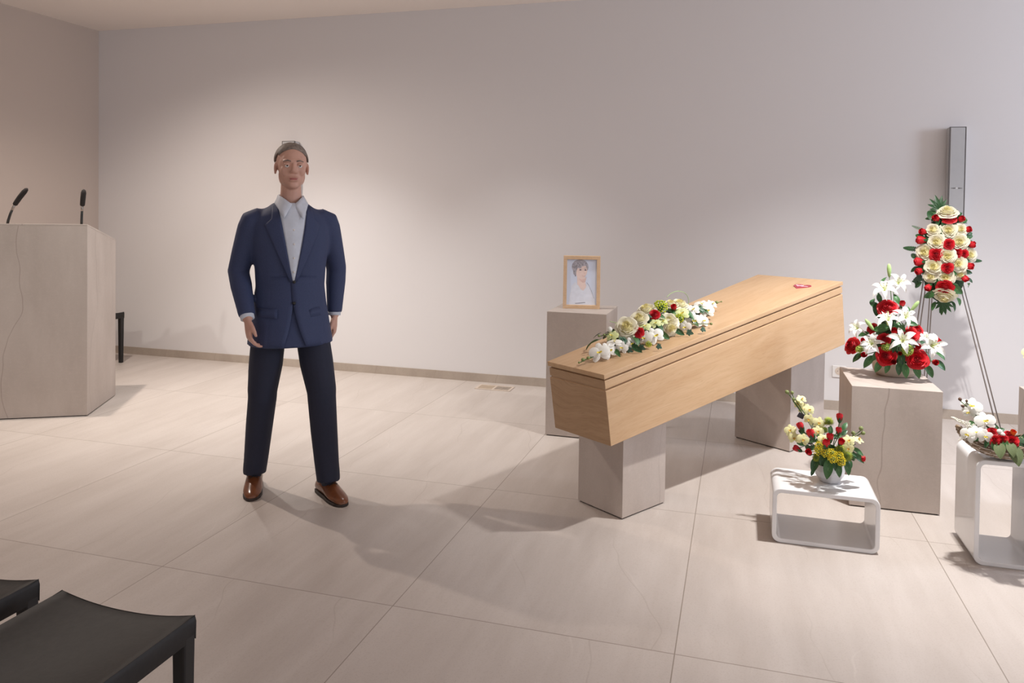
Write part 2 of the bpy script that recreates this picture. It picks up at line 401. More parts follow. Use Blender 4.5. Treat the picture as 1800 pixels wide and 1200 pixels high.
# ------------------------------------------------------------------ measured places of every bloom (local to its arrangement):
# kind, x, y, z, facing x, y, z, radius
SPRAY = [
 ('orchid_white', -0.5031, -0.0359, 0.0365, -0.605, -0.522, 0.601, 0.0509),
 ('orchid_white', -0.4533, -0.0502, 0.022, -0.229, -0.859, 0.458, 0.0431),
 ('orchid_white', -0.406, -0.0455, 0.067, -0.156, -0.147, 0.977, 0.038),
 ('orchid_white', -0.3923, -0.0773, 0.04, -0.729, -0.56, 0.393, 0.0314),
 ('orchid_white', -0.3163, -0.0721, 0.0382, -0.432, -0.798, 0.421, 0.033),
 ('orchid_green', -0.3762, -0.0059, 0.0845, -0.585, -0.102, 0.804, 0.0341),
 ('rose_cream', -0.2908, -0.0257, 0.1136, -0.599, -0.433, 0.674, 0.0512),
 ('rose_cream', -0.0789, 0.0247, 0.1451, -0.359, -0.022, 0.933, 0.0466),
 ('rose_cream', -0.1862, -0.0188, 0.13, -0.541, -0.3, 0.786, 0.0409),
 ('rose_cream', -0.0245, -0.0759, 0.0792, -0.495, -0.574, 0.653, 0.0451),
 ('rose_cream', -0.0347, -0.0962, 0.022, -0.384, -0.918, 0.103, 0.0403),
 ('rose_cream', 0.0974, 0.0025, 0.1315, -0.003, -0.123, 0.992, 0.0431),
 ('rose_cream', 0.1535, -0.0095, 0.1228, -0.022, -0.258, 0.966, 0.0482),
 ('orchid_white', -0.2417, -0.0928, 0.0486, -0.839, -0.277, 0.468, 0.04),
 ('orchid_white', -0.1674, -0.0992, 0.0425, -0.493, -0.702, 0.514, 0.0461),
 ('orchid_green', 0.0898, -0.0691, 0.0894, -0.467, -0.538, 0.702, 0.0425),
 ('orchid_white', 0.1515, -0.0943, 0.0345, -0.54, -0.78, 0.318, 0.0476),
 ('orchid_white', 0.0634, -0.1047, 0.0277, -0.86, -0.423, 0.284, 0.0351),
 ('orchid_white', 0.1923, -0.1249, 0.022, -0.255, -0.85, 0.461, 0.0369),
 ('orchid_white', 0.1909, -0.0666, 0.085, -0.463, -0.424, 0.778, 0.0372),
 ('orchid_white', 0.2906, -0.0536, 0.0893, -0.323, -0.208, 0.923, 0.0441),
 ('orchid_white', 0.308, -0.0711, 0.0525, -0.454, -0.704, 0.546, 0.0429),
 ('orchid_white', 0.3854, -0.0516, 0.0701, -0.015, -0.671, 0.742, 0.0324),
 ('rose_red', -0.0902, -0.0421, 0.1281, -0.546, -0.521, 0.656, 0.0241),
 ('rose_red', -0.2624, -0.076, 0.0843, -0.611, -0.582, 0.537, 0.0244),
 ('rosebud_red', 0.0556, -0.0489, 0.1237, -0.364, -0.249, 0.898, 0.0235),
 ('hydrangea_green', -0.0068, -0.0154, 0.1397, -0.247, -0.309, 0.918, 0.034),
 ('hydrangea_yellow', 0.0549, -0.0793, 0.0719, -0.56, -0.498, 0.662, 0.0234),
 ('hydrangea_yellow', -0.243, -0.116, 0.022, -0.653, -0.593, 0.471, 0.0144),
 ('orchid_green', -0.1918, -0.0597, 0.0928, -0.421, -0.448, 0.789, 0.0293),
 ('orchid_green', -0.1206, -0.0664, 0.0903, -0.429, -0.443, 0.787, 0.0296),
 ('orchid_green', -0.0679, -0.071, 0.0865, -0.275, -0.449, 0.85, 0.0276),
 ('bud', -0.5851, -0.0056, 0.0244, -0.88, 0.426, 0.209, 0.0101),
 ('bud', -0.5619, -0.017, 0.0279, -0.788, 0.452, 0.418, 0.009),
 ('bud', -0.6197, -0.0134, 0.022, -0.895, 0.446, 0.012, 0.0058),
 ('bud', 0.4369, -0.0439, 0.0656, 0.35, -0.922, 0.167, 0.0101),
 ('bud', 0.4949, -0.0348, 0.0558, 0.344, -0.924, 0.168, 0.0051),
 ('bud', -0.427, 0.0323, 0.0926, -0.731, 0.592, 0.34, 0.0071),
 ('bud', -0.4041, 0.0196, 0.094, -0.727, 0.597, 0.339, 0.0061),
 ('bud', 0.1927, -0.1741, 0.022, 0.425, -0.903, 0.059, 0.0077),
 ('bud_white', -0.3629, 0.0182, 0.1091, 0.057, -0.091, 0.994, 0.0144),
 ('ivy', -0.3018, -0.1223, 0.022, -0.818, -0.565, 0.111, 0.0284),
 ('ivy', -0.2473, -0.1838, 0.022, -0.596, -0.757, 0.269, 0.0229),
 ('ivy', 0.0118, -0.1721, 0.022, -0.723, -0.669, 0.172, 0.0286),
 ('leaf', -0.0921, -0.0943, 0.022, -0.63, -0.76, 0.162, 0.0342),
 ('ivy', 0.0876, -0.1992, 0.022, -0.445, -0.805, 0.393, 0.0231),
 ('ivy', -0.3578, -0.0952, 0.022, -0.819, -0.484, 0.31, 0.025),
 ('leaf', -0.0011, -0.1169, 0.022, -0.69, -0.674, 0.266, 0.0317),
 ('ivy', -0.1307, -0.0344, 0.1241, -0.335, -0.384, 0.86, 0.0257),
 ('leaf', -0.0586, -0.0549, 0.1088, -0.342, -0.377, 0.861, 0.0259),
 ('leaf', -0.3196, -0.1089, 0.022, -0.835, -0.379, 0.4, 0.0327),
 ('leaf', 0.0425, -0.0412, 0.1067, -0.182, -0.254, 0.95, 0.0294),
 ('leaf', -0.4198, -0.0743, 0.022, -0.694, -0.342, 0.634, 0.0243)]
GRASS = [[[0.1031, -0.0, 0.1642], [0.1435, -0.0, 0.1767], [0.2024, 0.0, 0.1747], [0.2597, 0.0, 0.1507], [0.2856, -0.0, 0.1133], [0.276, 0.0, 0.0775], [0.2276, 0.0, 0.0574]], [[-0.3453, 0.0, 0.1441], [-0.2981, -0.0, 0.1237], [-0.2345, 0.0, 0.0901], [-0.1431, 0.0, 0.052]]]
BOWLBASE = [0.8137, 4.2904, 0.605]
PED = [
 ('rose_red', -0.0677, -0.1302, 0.3748, -0.187, -0.796, 0.575, 0.046),
 ('rose_red', -0.0777, -0.1725, 0.1305, -0.263, -0.913, 0.311, 0.0444),
 ('rose_red', 0.0676, -0.181, 0.1243, -0.102, -0.945, 0.312, 0.0462),
 ('rose_red', 0.0354, -0.1656, 0.2445, -0.091, -0.922, 0.375, 0.0371),
 ('rose_red', 0.0773, -0.1062, 0.2717, 0.324, -0.503, 0.801, 0.0364),
 ('rose_red', -0.2187, 0.0193, 0.1459, -0.743, -0.508, 0.435, 0.0433),
 ('rose_red', -0.0844, -0.1539, 0.215, -0.25, -0.87, 0.424, 0.0294),
 ('rose_red', 0.2053, -0.0158, 0.186, 0.787, -0.562, 0.256, 0.0328),
 ('rose_red', -0.1313, -0.0686, 0.2557, -0.661, -0.516, 0.545, 0.0289),
 ('rosebud_red', -0.0003, -0.1354, 0.3934, 0.138, -0.333, 0.933, 0.0223),
 ('rosebud_red', -0.0425, -0.1837, 0.2573, -0.138, -0.734, 0.665, 0.0244),
 ('rosebud_red', -0.1707, -0.1002, 0.1891, -0.613, -0.667, 0.423, 0.0204),
 ('rosebud_red', -0.1671, -0.1054, 0.1181, -0.507, -0.859, 0.065, 0.0227),
 ('rosebud_red', -0.0442, -0.197, 0.1064, -0.184, -0.98, 0.076, 0.0209),
 ('rosebud_red', -0.0141, -0.1866, 0.1478, -0.185, -0.947, 0.262, 0.0162),
 ('rosebud_red', 0.0702, -0.1768, 0.1845, -0.095, -0.898, 0.43, 0.0219),
 ('rosebud_red', 0.1731, -0.072, 0.0947, 0.149, -0.987, 0.067, 0.0236),
 ('lily', -0.0097, -0.065, 0.4952, 0.177, -0.895, 0.411, 0.0566),
 ('lily', -0.0757, -0.1039, 0.4545, -0.281, -0.59, 0.757, 0.0653),
 ('lily', -0.0705, -0.1705, 0.3035, -0.086, -0.475, 0.876, 0.0642),
 ('lily', 0.0077, -0.1754, 0.3287, 0.104, -0.787, 0.609, 0.0568),
 ('lily', -0.1934, -0.0374, 0.2414, -0.561, -0.602, 0.568, 0.0487),
 ('lily', -0.1388, -0.1438, 0.1805, -0.328, -0.843, 0.426, 0.0561),
 ('lily', -0.0067, -0.2087, 0.2142, -0.167, -0.846, 0.506, 0.0662),
 ('lily', 0.1437, -0.1332, 0.1874, 0.074, -0.925, 0.372, 0.0651),
 ('lily', 0.1146, -0.1304, 0.2202, -0.049, -0.651, 0.757, 0.0408),
 ('lily_bud', -0.0384, 0.0117, 0.5573, -0.055, -0.025, 0.998, 0.0365),
 ('lily_bud', 0.061, -0.128, 0.3866, 0.527, -0.119, 0.841, 0.0339),
 ('lily_bud', -0.1478, -0.107, 0.2772, -0.588, 0.101, 0.802, 0.0346),
 ('lily_bud', 0.0043, -0.1497, 0.3514, 0.31, -0.056, 0.949, 0.0175),
 ('leaf', -0.1853, -0.0058, 0.0802, -0.608, -0.662, 0.439, 0.038),
 ('leaf', -0.1488, -0.1166, 0.0825, -0.334, -0.871, 0.36, 0.0417),
 ('leaf', -0.1084, -0.1553, 0.0691, -0.263, -0.948, 0.181, 0.0365),
 ('leaf', -0.0682, -0.1725, 0.0666, -0.175, -0.967, 0.183, 0.0292),
 ('leaf', -0.0168, -0.1825, 0.0693, -0.089, -0.979, 0.181, 0.0348),
 ('leaf', 0.0139, -0.1886, 0.0611, -0.096, -0.978, 0.183, 0.0382),
 ('leaf', 0.0714, -0.1653, 0.0604, -0.01, -0.984, 0.179, 0.0406),
 ('leaf', 0.1438, -0.1003, 0.0523, 0.159, -0.973, 0.168, 0.0387),
 ('leaf', 0.2045, -0.0418, 0.0744, 0.4, -0.855, 0.329, 0.0391),
 ('leaf', 0.2092, -0.0401, 0.1219, 0.42, -0.698, 0.579, 0.0296),
 ('leaf', -0.0993, -0.0796, 0.3491, -0.431, -0.853, 0.295, 0.0568),
 ('leaf', -0.0915, -0.1263, 0.2605, -0.421, -0.814, 0.4, 0.0473),
 ('leaf', -0.023, -0.1018, 0.418, 0.105, -0.889, 0.445, 0.0308),
 ('leaf', -0.1251, -0.0636, 0.3868, -0.629, -0.306, 0.714, 0.0349),
 ('leaf', -0.0049, -0.1642, 0.2828, -0.159, -0.812, 0.562, 0.032),
 ('leaf', -0.0011, -0.1641, 0.1164, -0.186, -0.945, 0.268, 0.0408),
 ('leaf', -0.1691, -0.0665, 0.2169, -0.449, -0.712, 0.539, 0.0302),
 ('leaf', -0.0982, -0.0803, 0.4182, -0.432, -0.857, 0.281, 0.0299),
 ('leaf', -0.0631, 0.0068, 0.5019, -0.679, -0.347, 0.647, 0.0292),
 ('leaf', 0.0976, -0.1374, 0.0946, -0.008, -0.934, 0.357, 0.032),
 ('leaf', -0.1163, -0.1311, 0.1173, -0.341, -0.871, 0.353, 0.0326),
 ('leaf', 0.0546, -0.1184, 0.2911, 0.006, -0.835, 0.55, 0.0293),
 ('leaf', -0.0357, -0.1568, 0.1744, -0.159, -0.844, 0.513, 0.0322),
 ('hydrangea_green', -0.0733, -0.1575, 0.1721, -0.143, -0.8, 0.583, 0.0246),
 ('hydrangea_green', 0.0216, -0.1775, 0.1671, -0.162, -0.795, 0.584, 0.0301),
 ('hydrangea_green', -0.1838, -0.0576, 0.1356, -0.477, -0.777, 0.411, 0.023)]
WREATHC = [1.2756, 5.28, 1.1817]
WREATH = [
 ('rose_cream', -0.0032, -0.0502, 0.3113, -0.121, -0.499, 0.858, 0.0609),
 ('rose_cream', -0.0893, -0.0675, 0.1866, -0.483, -0.852, 0.202, 0.0421),
 ('rose_cream', -0.001, -0.0858, 0.1852, -0.235, -0.958, 0.164, 0.0518),
 ('rose_cream', 0.0717, -0.073, 0.1936, 0.038, -0.979, 0.201, 0.0388),
 ('rose_cream', -0.0711, -0.0959, 0.1103, -0.412, -0.908, 0.078, 0.052),
 ('rose_cream', 0.0576, -0.0976, 0.115, -0.151, -0.985, 0.078, 0.0559),
 ('rose_cream', -0.1309, -0.0628, 0.0412, -0.562, -0.826, 0.039, 0.0569),
 ('rose_cream', 0.1318, -0.0547, 0.0325, 0.242, -0.97, 0.038, 0.0475),
 ('rose_cream', -0.0131, -0.1191, 0.023, -0.237, -0.97, 0.046, 0.053),
 ('rose_cream', -0.0838, -0.0964, -0.0476, -0.32, -0.947, 0.009, 0.0564),
 ('rose_cream', 0.0529, -0.104, -0.0246, -0.151, -0.989, 0.005, 0.0515),
 ('rose_cream', -0.0955, -0.0767, -0.1112, -0.486, -0.866, -0.121, 0.0436),
 ('rose_cream', -0.0136, -0.0947, -0.1124, -0.235, -0.964, -0.126, 0.0519),
 ('rose_cream', 0.0742, -0.0774, -0.0918, 0.118, -0.971, -0.208, 0.0388),
 ('rose_cream', -0.0122, -0.0745, -0.2387, -0.187, -0.557, -0.809, 0.0666),
 ('rose_cream', -0.1517, -0.0072, 0.0201, -0.94, -0.341, 0.024, 0.0266),
 ('rosebud_red', -0.0647, -0.0591, 0.256, -0.41, -0.8, 0.438, 0.0261),
 ('rose_red', 0.0016, -0.0672, 0.2665, -0.19, -0.777, 0.6, 0.0376),
 ('rosebud_red', 0.0711, -0.057, 0.2546, 0.34, -0.88, 0.331, 0.0245),
 ('rosebud_red', -0.1314, -0.0422, 0.1706, -0.721, -0.649, 0.241, 0.0263),
 ('rosebud_red', 0.1107, -0.0544, 0.1904, 0.425, -0.877, 0.223, 0.0245),
 ('rosebud_red', -0.1392, -0.0469, 0.1193, -0.941, -0.338, 0.015, 0.0337),
 ('rose_red', -0.0076, -0.1155, 0.0997, -0.236, -0.963, 0.131, 0.0315),
 ('rose_red', -0.0735, -0.1001, 0.0325, -0.322, -0.946, 0.044, 0.0375),
 ('rose_red', 0.0483, -0.0949, 0.0501, -0.245, -0.959, 0.14, 0.0287),
 ('rose_red', 0.0837, -0.0952, 0.039, -0.06, -0.997, -0.056, 0.0258),
 ('rosebud_red', 0.1316, -0.0494, 0.0985, 0.681, -0.732, 0.017, 0.0274),
 ('rosebud_red', -0.1483, -0.0486, -0.0201, -0.94, -0.339, 0.029, 0.0337),
 ('rosebud_red', -0.1474, -0.0447, -0.079, -0.781, -0.603, -0.164, 0.0279),
 ('rose_red', -0.0112, -0.1184, -0.0487, -0.238, -0.97, 0.06, 0.0315),
 ('rosebud_red', 0.1196, -0.0704, -0.0353, 0.56, -0.825, -0.071, 0.0273),
 ('rosebud_red', 0.0975, -0.076, -0.1098, 0.347, -0.798, -0.492, 0.0244),
 ('rosebud_red', -0.0998, -0.0645, -0.1758, -0.471, -0.684, -0.557, 0.0262),
 ('rose_red', -0.0165, -0.0951, -0.184, -0.215, -0.886, -0.41, 0.0461),
 ('split_leaf', -0.043, 0.0228, 0.3628, -0.27, -0.946, 0.179, 0.0737),
 ('split_leaf', -0.0006, -0.0331, -0.3085, -0.235, -0.968, -0.091, 0.0671),
 ('leaf', -0.0888, -0.0271, 0.2737, -0.459, -0.814, 0.357, 0.0454),
 ('sprig', -0.1524, 0.0312, 0.1945, -0.47, -0.859, 0.201, 0.0409),
 ('fern', -0.1827, 0.043, 0.0592, -0.471, -0.872, 0.132, 0.0538),
 ('leaf', -0.1471, -0.004, 0.1398, -0.614, -0.765, 0.197, 0.0369),
 ('fern', 0.1768, 0.0128, -0.0062, 0.024, -0.999, 0.048, 0.0422),
 ('ivy', -0.1482, -0.0069, -0.1299, -0.475, -0.872, -0.118, 0.0429),
 ('leaf', -0.0896, -0.0452, -0.2307, -0.386, -0.879, -0.279, 0.0453),
 ('leaf', 0.0616, -0.0598, -0.1863, 0.034, -0.98, -0.198, 0.052),
 ('leaf', 0.1234, -0.0397, 0.1471, 0.201, -0.973, 0.109, 0.0332),
 ('leaf', 0.1206, -0.0511, -0.0763, 0.2, -0.979, -0.032, 0.0332),
 ('leaf', 0.064, -0.0316, 0.2833, 0.037, -0.902, 0.43, 0.0334),
 ('leaf', -0.0578, -0.0522, 0.2524, -0.396, -0.873, 0.285, 0.0349),
 ('leaf', -0.0209, -0.063, 0.2423, -0.224, -0.93, 0.292, 0.0362),
 ('leaf', 0.0295, -0.0867, -0.0769, -0.243, -0.968, 0.064, 0.0288),
 ('leaf', -0.0538, -0.0756, -0.146, -0.315, -0.925, -0.212, 0.0362),
 ('leaf', 0.0235, -0.0796, -0.1571, -0.143, -0.967, -0.21, 0.0361),
 ('leaf', -0.0352, -0.0865, 0.0582, -0.232, -0.972, 0.039, 0.0289),
 ('leaf', 0.0225, -0.0805, 0.1496, -0.242, -0.97, 0.022, 0.0302),
 ('leaf', -0.0476, -0.0717, 0.1803, -0.229, -0.973, 0.016, 0.0304),
 ('leaf', -0.1387, -0.0326, -0.0539, -0.559, -0.827, 0.056, 0.0338),
 ('leaf', -0.1065, -0.0526, 0.0838, -0.565, -0.825, 0.032, 0.0336),
 ('leaf', 0.1088, -0.0599, -0.004, 0.121, -0.992, 0.047, 0.0331),
 ('ivy', -0.1633, 0.0307, -0.1523, -0.463, -0.863, -0.204, 0.0268)]
EASEL = [[1.2628, 5.42, 1.5654], [1.1395, 5.6407, 0.0], [1.6807, 5.4516, 0.0], [1.2881, 5.7938, 0.0]]
POTBASE = [0.4177, 3.5822, 0.24]
POT = [
 ('orchid_yellow', -0.1228, 0.0615, 0.3511, 0.263, -0.584, 0.768, 0.0245),
 ('orchid_yellow', -0.136, 0.0594, 0.3275, -0.429, -0.814, 0.392, 0.0245),
 ('orchid_yellow', -0.1137, 0.0564, 0.3076, -0.078, -0.939, 0.335, 0.0266),
 ('orchid_yellow', -0.0908, 0.055, 0.3046, 0.288, -0.871, 0.397, 0.0276),
 ('orchid_yellow', -0.0936, -0.0085, 0.2761, -0.281, -0.927, 0.247, 0.0261),
 ('orchid_yellow', -0.0562, -0.0516, 0.2756, 0.101, -0.934, 0.343, 0.0277),
 ('orchid_yellow', -0.0617, -0.0807, 0.2446, -0.09, -0.889, 0.449, 0.0265),
 ('orchid_yellow', -0.1732, 0.0152, 0.2121, -0.251, -0.861, 0.442, 0.0285),
 ('orchid_yellow', -0.1551, 0.0002, 0.1821, -0.169, -0.947, 0.274, 0.0284),
 ('orchid_yellow', -0.1229, -0.0654, 0.1973, 0.117, -0.956, 0.27, 0.0278),
 ('orchid_yellow', -0.0448, -0.1068, 0.2222, 0.099, -0.844, 0.527, 0.0222),
 ('orchid_yellow', 0.063, -0.1, 0.2215, -0.02, -0.846, 0.533, 0.0271),
 ('orchid_yellow', 0.1097, -0.0563, 0.2181, 0.378, -0.233, 0.896, 0.0283),
 ('orchid_yellow', 0.0588, -0.1259, 0.1947, -0.042, -0.999, -0.008, 0.0249),
 ('bud', -0.1872, 0.0654, 0.3771, -0.691, -0.027, 0.722, 0.0107),
 ('bud', -0.1649, 0.0651, 0.3763, 0.0, 0.006, 1.0, 0.0091),
 ('bud', -0.1579, 0.0619, 0.3465, 0.337, -0.163, 0.927, 0.0091),
 ('bud', 0.1306, 0.0173, 0.2477, 0.215, 0.006, 0.976, 0.0113),
 ('bud', 0.1386, 0.0135, 0.2288, 0.881, -0.269, 0.389, 0.0103),
 ('bud', 0.0882, -0.0552, 0.2438, -0.273, -0.208, 0.939, 0.0101),
 ('rosebud_red', 0.03, -0.0567, 0.3068, 0.019, 0.147, 0.989, 0.0224),
 ('rosebud_red', 0.021, -0.1082, 0.2602, 0.008, 0.067, 0.998, 0.0201),
 ('rosebud_red', -0.1276, -0.0013, 0.2358, -0.493, 0.167, 0.854, 0.0241),
 ('rosebud_red', -0.0901, -0.0916, 0.2297, -0.392, 0.086, 0.916, 0.0275),
 ('rosebud_red', -0.0158, -0.1209, 0.2301, -0.004, -0.032, 0.999, 0.0231),
 ('rosebud_red', -0.0332, -0.1438, 0.2076, -0.013, -0.116, 0.993, 0.0239),
 ('rosebud_red', 0.0274, -0.1317, 0.2189, 0.24, -0.56, 0.793, 0.0209),
 ('rosebud_red', -0.1401, 0.0015, 0.1319, -0.899, -0.007, 0.438, 0.022),
 ('rosebud_red', -0.0999, -0.113, 0.1545, -0.356, -0.694, 0.625, 0.0213),
 ('rosebud_red', 0.1226, -0.0451, 0.1333, 0.903, -0.405, -0.142, 0.0213),
 ('hydrangea_yellow', -0.0594, -0.1174, 0.1945, -0.049, -0.478, 0.877, 0.0171),
 ('hydrangea_yellow', -0.0645, -0.1264, 0.1704, -0.08, -0.779, 0.622, 0.0181),
 ('hydrangea_yellow', -0.0327, -0.1457, 0.1706, -0.081, -0.723, 0.686, 0.0189),
 ('hydrangea_yellow', -0.0097, -0.1483, 0.1727, -0.086, -0.723, 0.685, 0.0179),
 ('hydrangea_yellow', 0.0185, -0.1464, 0.163, -0.006, -0.783, 0.622, 0.0199),
 ('hydrangea_yellow', -0.0064, -0.1558, 0.1514, -0.105, -0.874, 0.475, 0.0188),
 ('hydrangea_yellow', 0.0289, -0.1413, 0.1394, -0.02, -0.922, 0.387, 0.0189),
 ('pompom', -0.0163, -0.0576, 0.286, -0.018, -0.162, 0.987, 0.0265),
 ('pompom', 0.0301, -0.1169, 0.1805, 0.136, -0.49, 0.861, 0.032),
 ('pompom', 0.0558, -0.1095, 0.1556, 0.398, -0.695, 0.599, 0.029),
 ('pompom', -0.0716, -0.1189, 0.1369, -0.284, -0.88, 0.381, 0.0192),
 ('pompom', -0.0341, -0.0671, 0.2485, -0.031, -0.287, 0.957, 0.0204),
 ('leaf', -0.0729, -0.1054, 0.1003, -0.371, -0.847, 0.38, 0.0395),
 ('leaf', -0.023, -0.1482, 0.1011, -0.109, -0.946, 0.305, 0.0448),
 ('leaf', 0.021, -0.1375, 0.0983, -0.021, -0.953, 0.303, 0.0319),
 ('leaf', 0.0595, -0.1113, 0.1027, 0.247, -0.928, 0.28, 0.033),
 ('leaf', 0.0053, -0.1405, 0.1226, -0.01, -0.878, 0.478, 0.0279),
 ('leaf', 0.0702, -0.1048, 0.1203, 0.479, -0.72, 0.502, 0.022),
 ('leaf', 0.1081, -0.0602, 0.1621, 0.285, -0.604, 0.744, 0.0293),
 ('leaf', 0.1136, -0.0581, 0.135, 0.317, -0.849, 0.423, 0.0313),
 ('leaf', 0.0503, -0.0589, 0.2734, 0.166, -0.849, 0.502, 0.0234),
 ('leaf', -0.0095, -0.0797, 0.2544, -0.098, -0.844, 0.528, 0.0233),
 ('leaf', -0.1259, -0.0305, 0.1668, -0.431, -0.792, 0.432, 0.0239),
 ('leaf', -0.0898, -0.0921, 0.1684, -0.273, -0.846, 0.459, 0.0254),
 ('leaf', 0.0478, -0.0755, 0.2483, 0.166, -0.845, 0.508, 0.0202),
 ('leaf', -0.0451, -0.1287, 0.1336, -0.094, -0.874, 0.478, 0.0281),
 ('leaf', 0.0088, -0.0907, 0.2287, -0.004, -0.796, 0.605, 0.0232),
 ('leaf', -0.1228, -0.0089, 0.2132, -0.432, -0.798, 0.42, 0.0209),
 ('leaf', -0.0565, -0.0855, 0.2055, -0.173, -0.774, 0.61, 0.0234),
 ('leaf', 0.0872, -0.0765, 0.156, 0.24, -0.777, 0.582, 0.0202),
 ('leaf', -0.0766, -0.0535, 0.0491, -0.374, -0.878, 0.298, 0.0185)]
TAG = [
 ('tag', -0.1267, 0.0237, 0.282, -0.174, -0.923, 0.342, 0.02)]
BASKETBASE = [1.0842, 3.4832, 0.443]
BASKET = [
 ('orchid_white', -0.1139, 0.037, 0.2015, -0.115, -0.799, 0.59, 0.0428),
 ('orchid_white', -0.1258, 0.0309, 0.1776, -0.519, -0.852, -0.065, 0.0291),
 ('orchid_white', -0.0902, -0.0646, 0.1677, -0.149, -0.855, 0.497, 0.0404),
 ('orchid_white', -0.1525, -0.0646, 0.104, -0.513, -0.793, 0.328, 0.0341),
 ('orchid_white', -0.1263, -0.0857, 0.123, -0.13, -0.802, 0.583, 0.0328),
 ('orchid_white', -0.1007, -0.1061, 0.1149, -0.077, -0.967, 0.241, 0.0307),
 ('orchid_white', -0.1538, -0.04, 0.1121, -0.631, -0.41, 0.659, 0.0262),
 ('bud_brown', -0.1573, 0.0435, 0.2267, -0.301, 0.071, 0.951, 0.0083),
 ('bud_brown', -0.1324, 0.0414, 0.2224, 0.203, -0.062, 0.977, 0.0063),
 ('bud_brown', -0.1474, 0.0386, 0.1993, -0.747, -0.488, 0.452, 0.0073),
 ('astilbe', -0.1605, -0.0298, 0.1447, -0.401, -0.771, 0.495, 0.0502),
 ('astilbe', -0.1659, -0.0553, 0.0915, -0.617, -0.634, 0.467, 0.0261),
 ('rose_red', -0.0704, -0.0877, 0.1359, -0.244, -0.465, 0.851, 0.0205),
 ('rose_red', -0.069, -0.1134, 0.1075, -0.337, -0.789, 0.513, 0.0213),
 ('rose_red', -0.0407, -0.1166, 0.1144, -0.254, -0.82, 0.514, 0.0184),
 ('rose_red', -0.014, -0.0957, 0.1309, -0.156, -0.493, 0.856, 0.0185),
 ('rose_red', -0.0083, -0.1183, 0.1102, -0.169, -0.842, 0.512, 0.022),
 ('rosebud_orange', 0.0004, -0.0951, 0.1339, 0.164, -0.503, 0.849, 0.0176),
 ('leaf_matte', -0.0554, -0.1364, 0.0713, -0.323, -0.735, 0.596, 0.0358),
 ('leaf_matte', 0.0007, -0.1387, 0.0561, -0.158, -0.786, 0.598, 0.0433),
 ('leaf_matte', -0.0169, -0.1416, 0.0805, -0.143, -0.739, 0.658, 0.0319),
 ('leaf', -0.0715, -0.1208, 0.0872, -0.336, -0.786, 0.518, 0.0231),
 ('leaf', -0.0407, -0.0823, 0.1348, -0.126, -0.702, 0.701, 0.021),
 ('leaf', -0.0939, -0.1064, 0.0853, -0.417, -0.752, 0.511, 0.0204),
 ('leaf', -0.0328, -0.1266, 0.0974, -0.241, -0.769, 0.592, 0.0229),
 ('leaf', 0.0087, -0.1171, 0.0894, -0.062, -0.76, 0.647, 0.0202),
 ('leaf', -0.1291, -0.0397, 0.1455, -0.488, -0.726, 0.484, 0.0209),
 ('leaf', -0.0523, -0.0645, 0.1475, -0.221, -0.732, 0.644, 0.0169),
 ('leaf', -0.118, -0.0806, 0.094, -0.234, -0.823, 0.518, 0.0188),
 ('bud_white', -0.0457, -0.0921, 0.1348, -0.024, -0.077, 0.997, 0.013),
 ('bud_white', -0.0372, -0.1051, 0.1277, -0.023, -0.074, 0.997, 0.0102)]

# ------------------------------------------------------------------ lectern
LECT = thing('lectern', 'wide grey-beige stone lectern with a sloping top and two microphones on it', 'lectern', (-4.298, 4.043, 0.0), math.atan2(0.471, 0.882))
LW, LD, LZF, LZB = 1.16, 0.575, 1.319, 1.194
b = MB()
b.prism([(-LW, 0, 0.006), (0, 0, 0.006), (0, LD, 0.006), (-LW, LD, 0.006)], [(-LW, 0, LZF - 0.012), (0, 0, LZF - 0.012), (0, LD, LZB - 0.012), (-LW, LD, LZB - 0.012)])
part('body', b, M['stone'], LECT, bevel=0.002)
b = MB()
b.prism([(-LW, 0, LZF - 0.012), (0, 0, LZF - 0.012), (0, LD, LZB - 0.012), (-LW, LD, LZB - 0.012)], [(-LW, 0, LZF), (0, 0, LZF), (0, LD, LZB), (-LW, LD, LZB)])
part('top_slab', b, M['stone'], LECT, bevel=0.0015)
b = MB(); b.box((-LW + 0.01, 0.01, 0), (-0.01, LD - 0.01, 0.006)); part('base_gap', b, M['shadow_gap'], LECT)

def microphone(u, v, bend, lean, label):
    z = LZF - v * (LZF - LZB) / LD
    o = thing('gooseneck_microphone', label, 'microphone', LECT.matrix_basis @ Vector((u, v, z)), LECT.rotation_euler.z, 'lectern microphones')
    s = math.atan2(LZF - LZB, LD)
    o.rotation_euler.x = -s
    b = MB(); b.lathe([(0.026, 0.0002), (0.026, 0.006), (0.018, 0.012), (0.013, 0.016)], 20); part('base', b, M['black'], o, True)
    def P(t):
        return Vector((bend * t * t + lean * t, -0.02 * t - math.sin(s) * 0.245 * t, 0.012 + 0.240 * t))
    b = MB(); b.tube([P(0), P(0.12), P(0.3), P(0.42)], [0.0085, 0.0085, 0.008, 0.0075], 12); part('gooseneck', b, M['black'], o, True)
    b = MB(); b.tube([P(0.40), P(0.46), P(0.56)], [0.0078, 0.0088, 0.0078], 12); part('collar', b, M['steel'], o, True)
    b = MB(); b.tube([P(0.53), P(0.55), P(0.6), P(0.75), P(0.9), P(0.97), P(1.0)], [0.008, 0.0145, 0.0155, 0.0165, 0.0165, 0.0125, 0.004], 16); part('windscreen', b, M['foam'], o, True)
microphone(-0.527, 0.10, 0.085, 0.045, 'black gooseneck microphone bent to the right, farther from the lectern corner')
microphone(-0.072, 0.10, 0.012, 0.010, 'black gooseneck microphone standing upright at the right corner of the lectern')
bpy.context.view_layer.update()

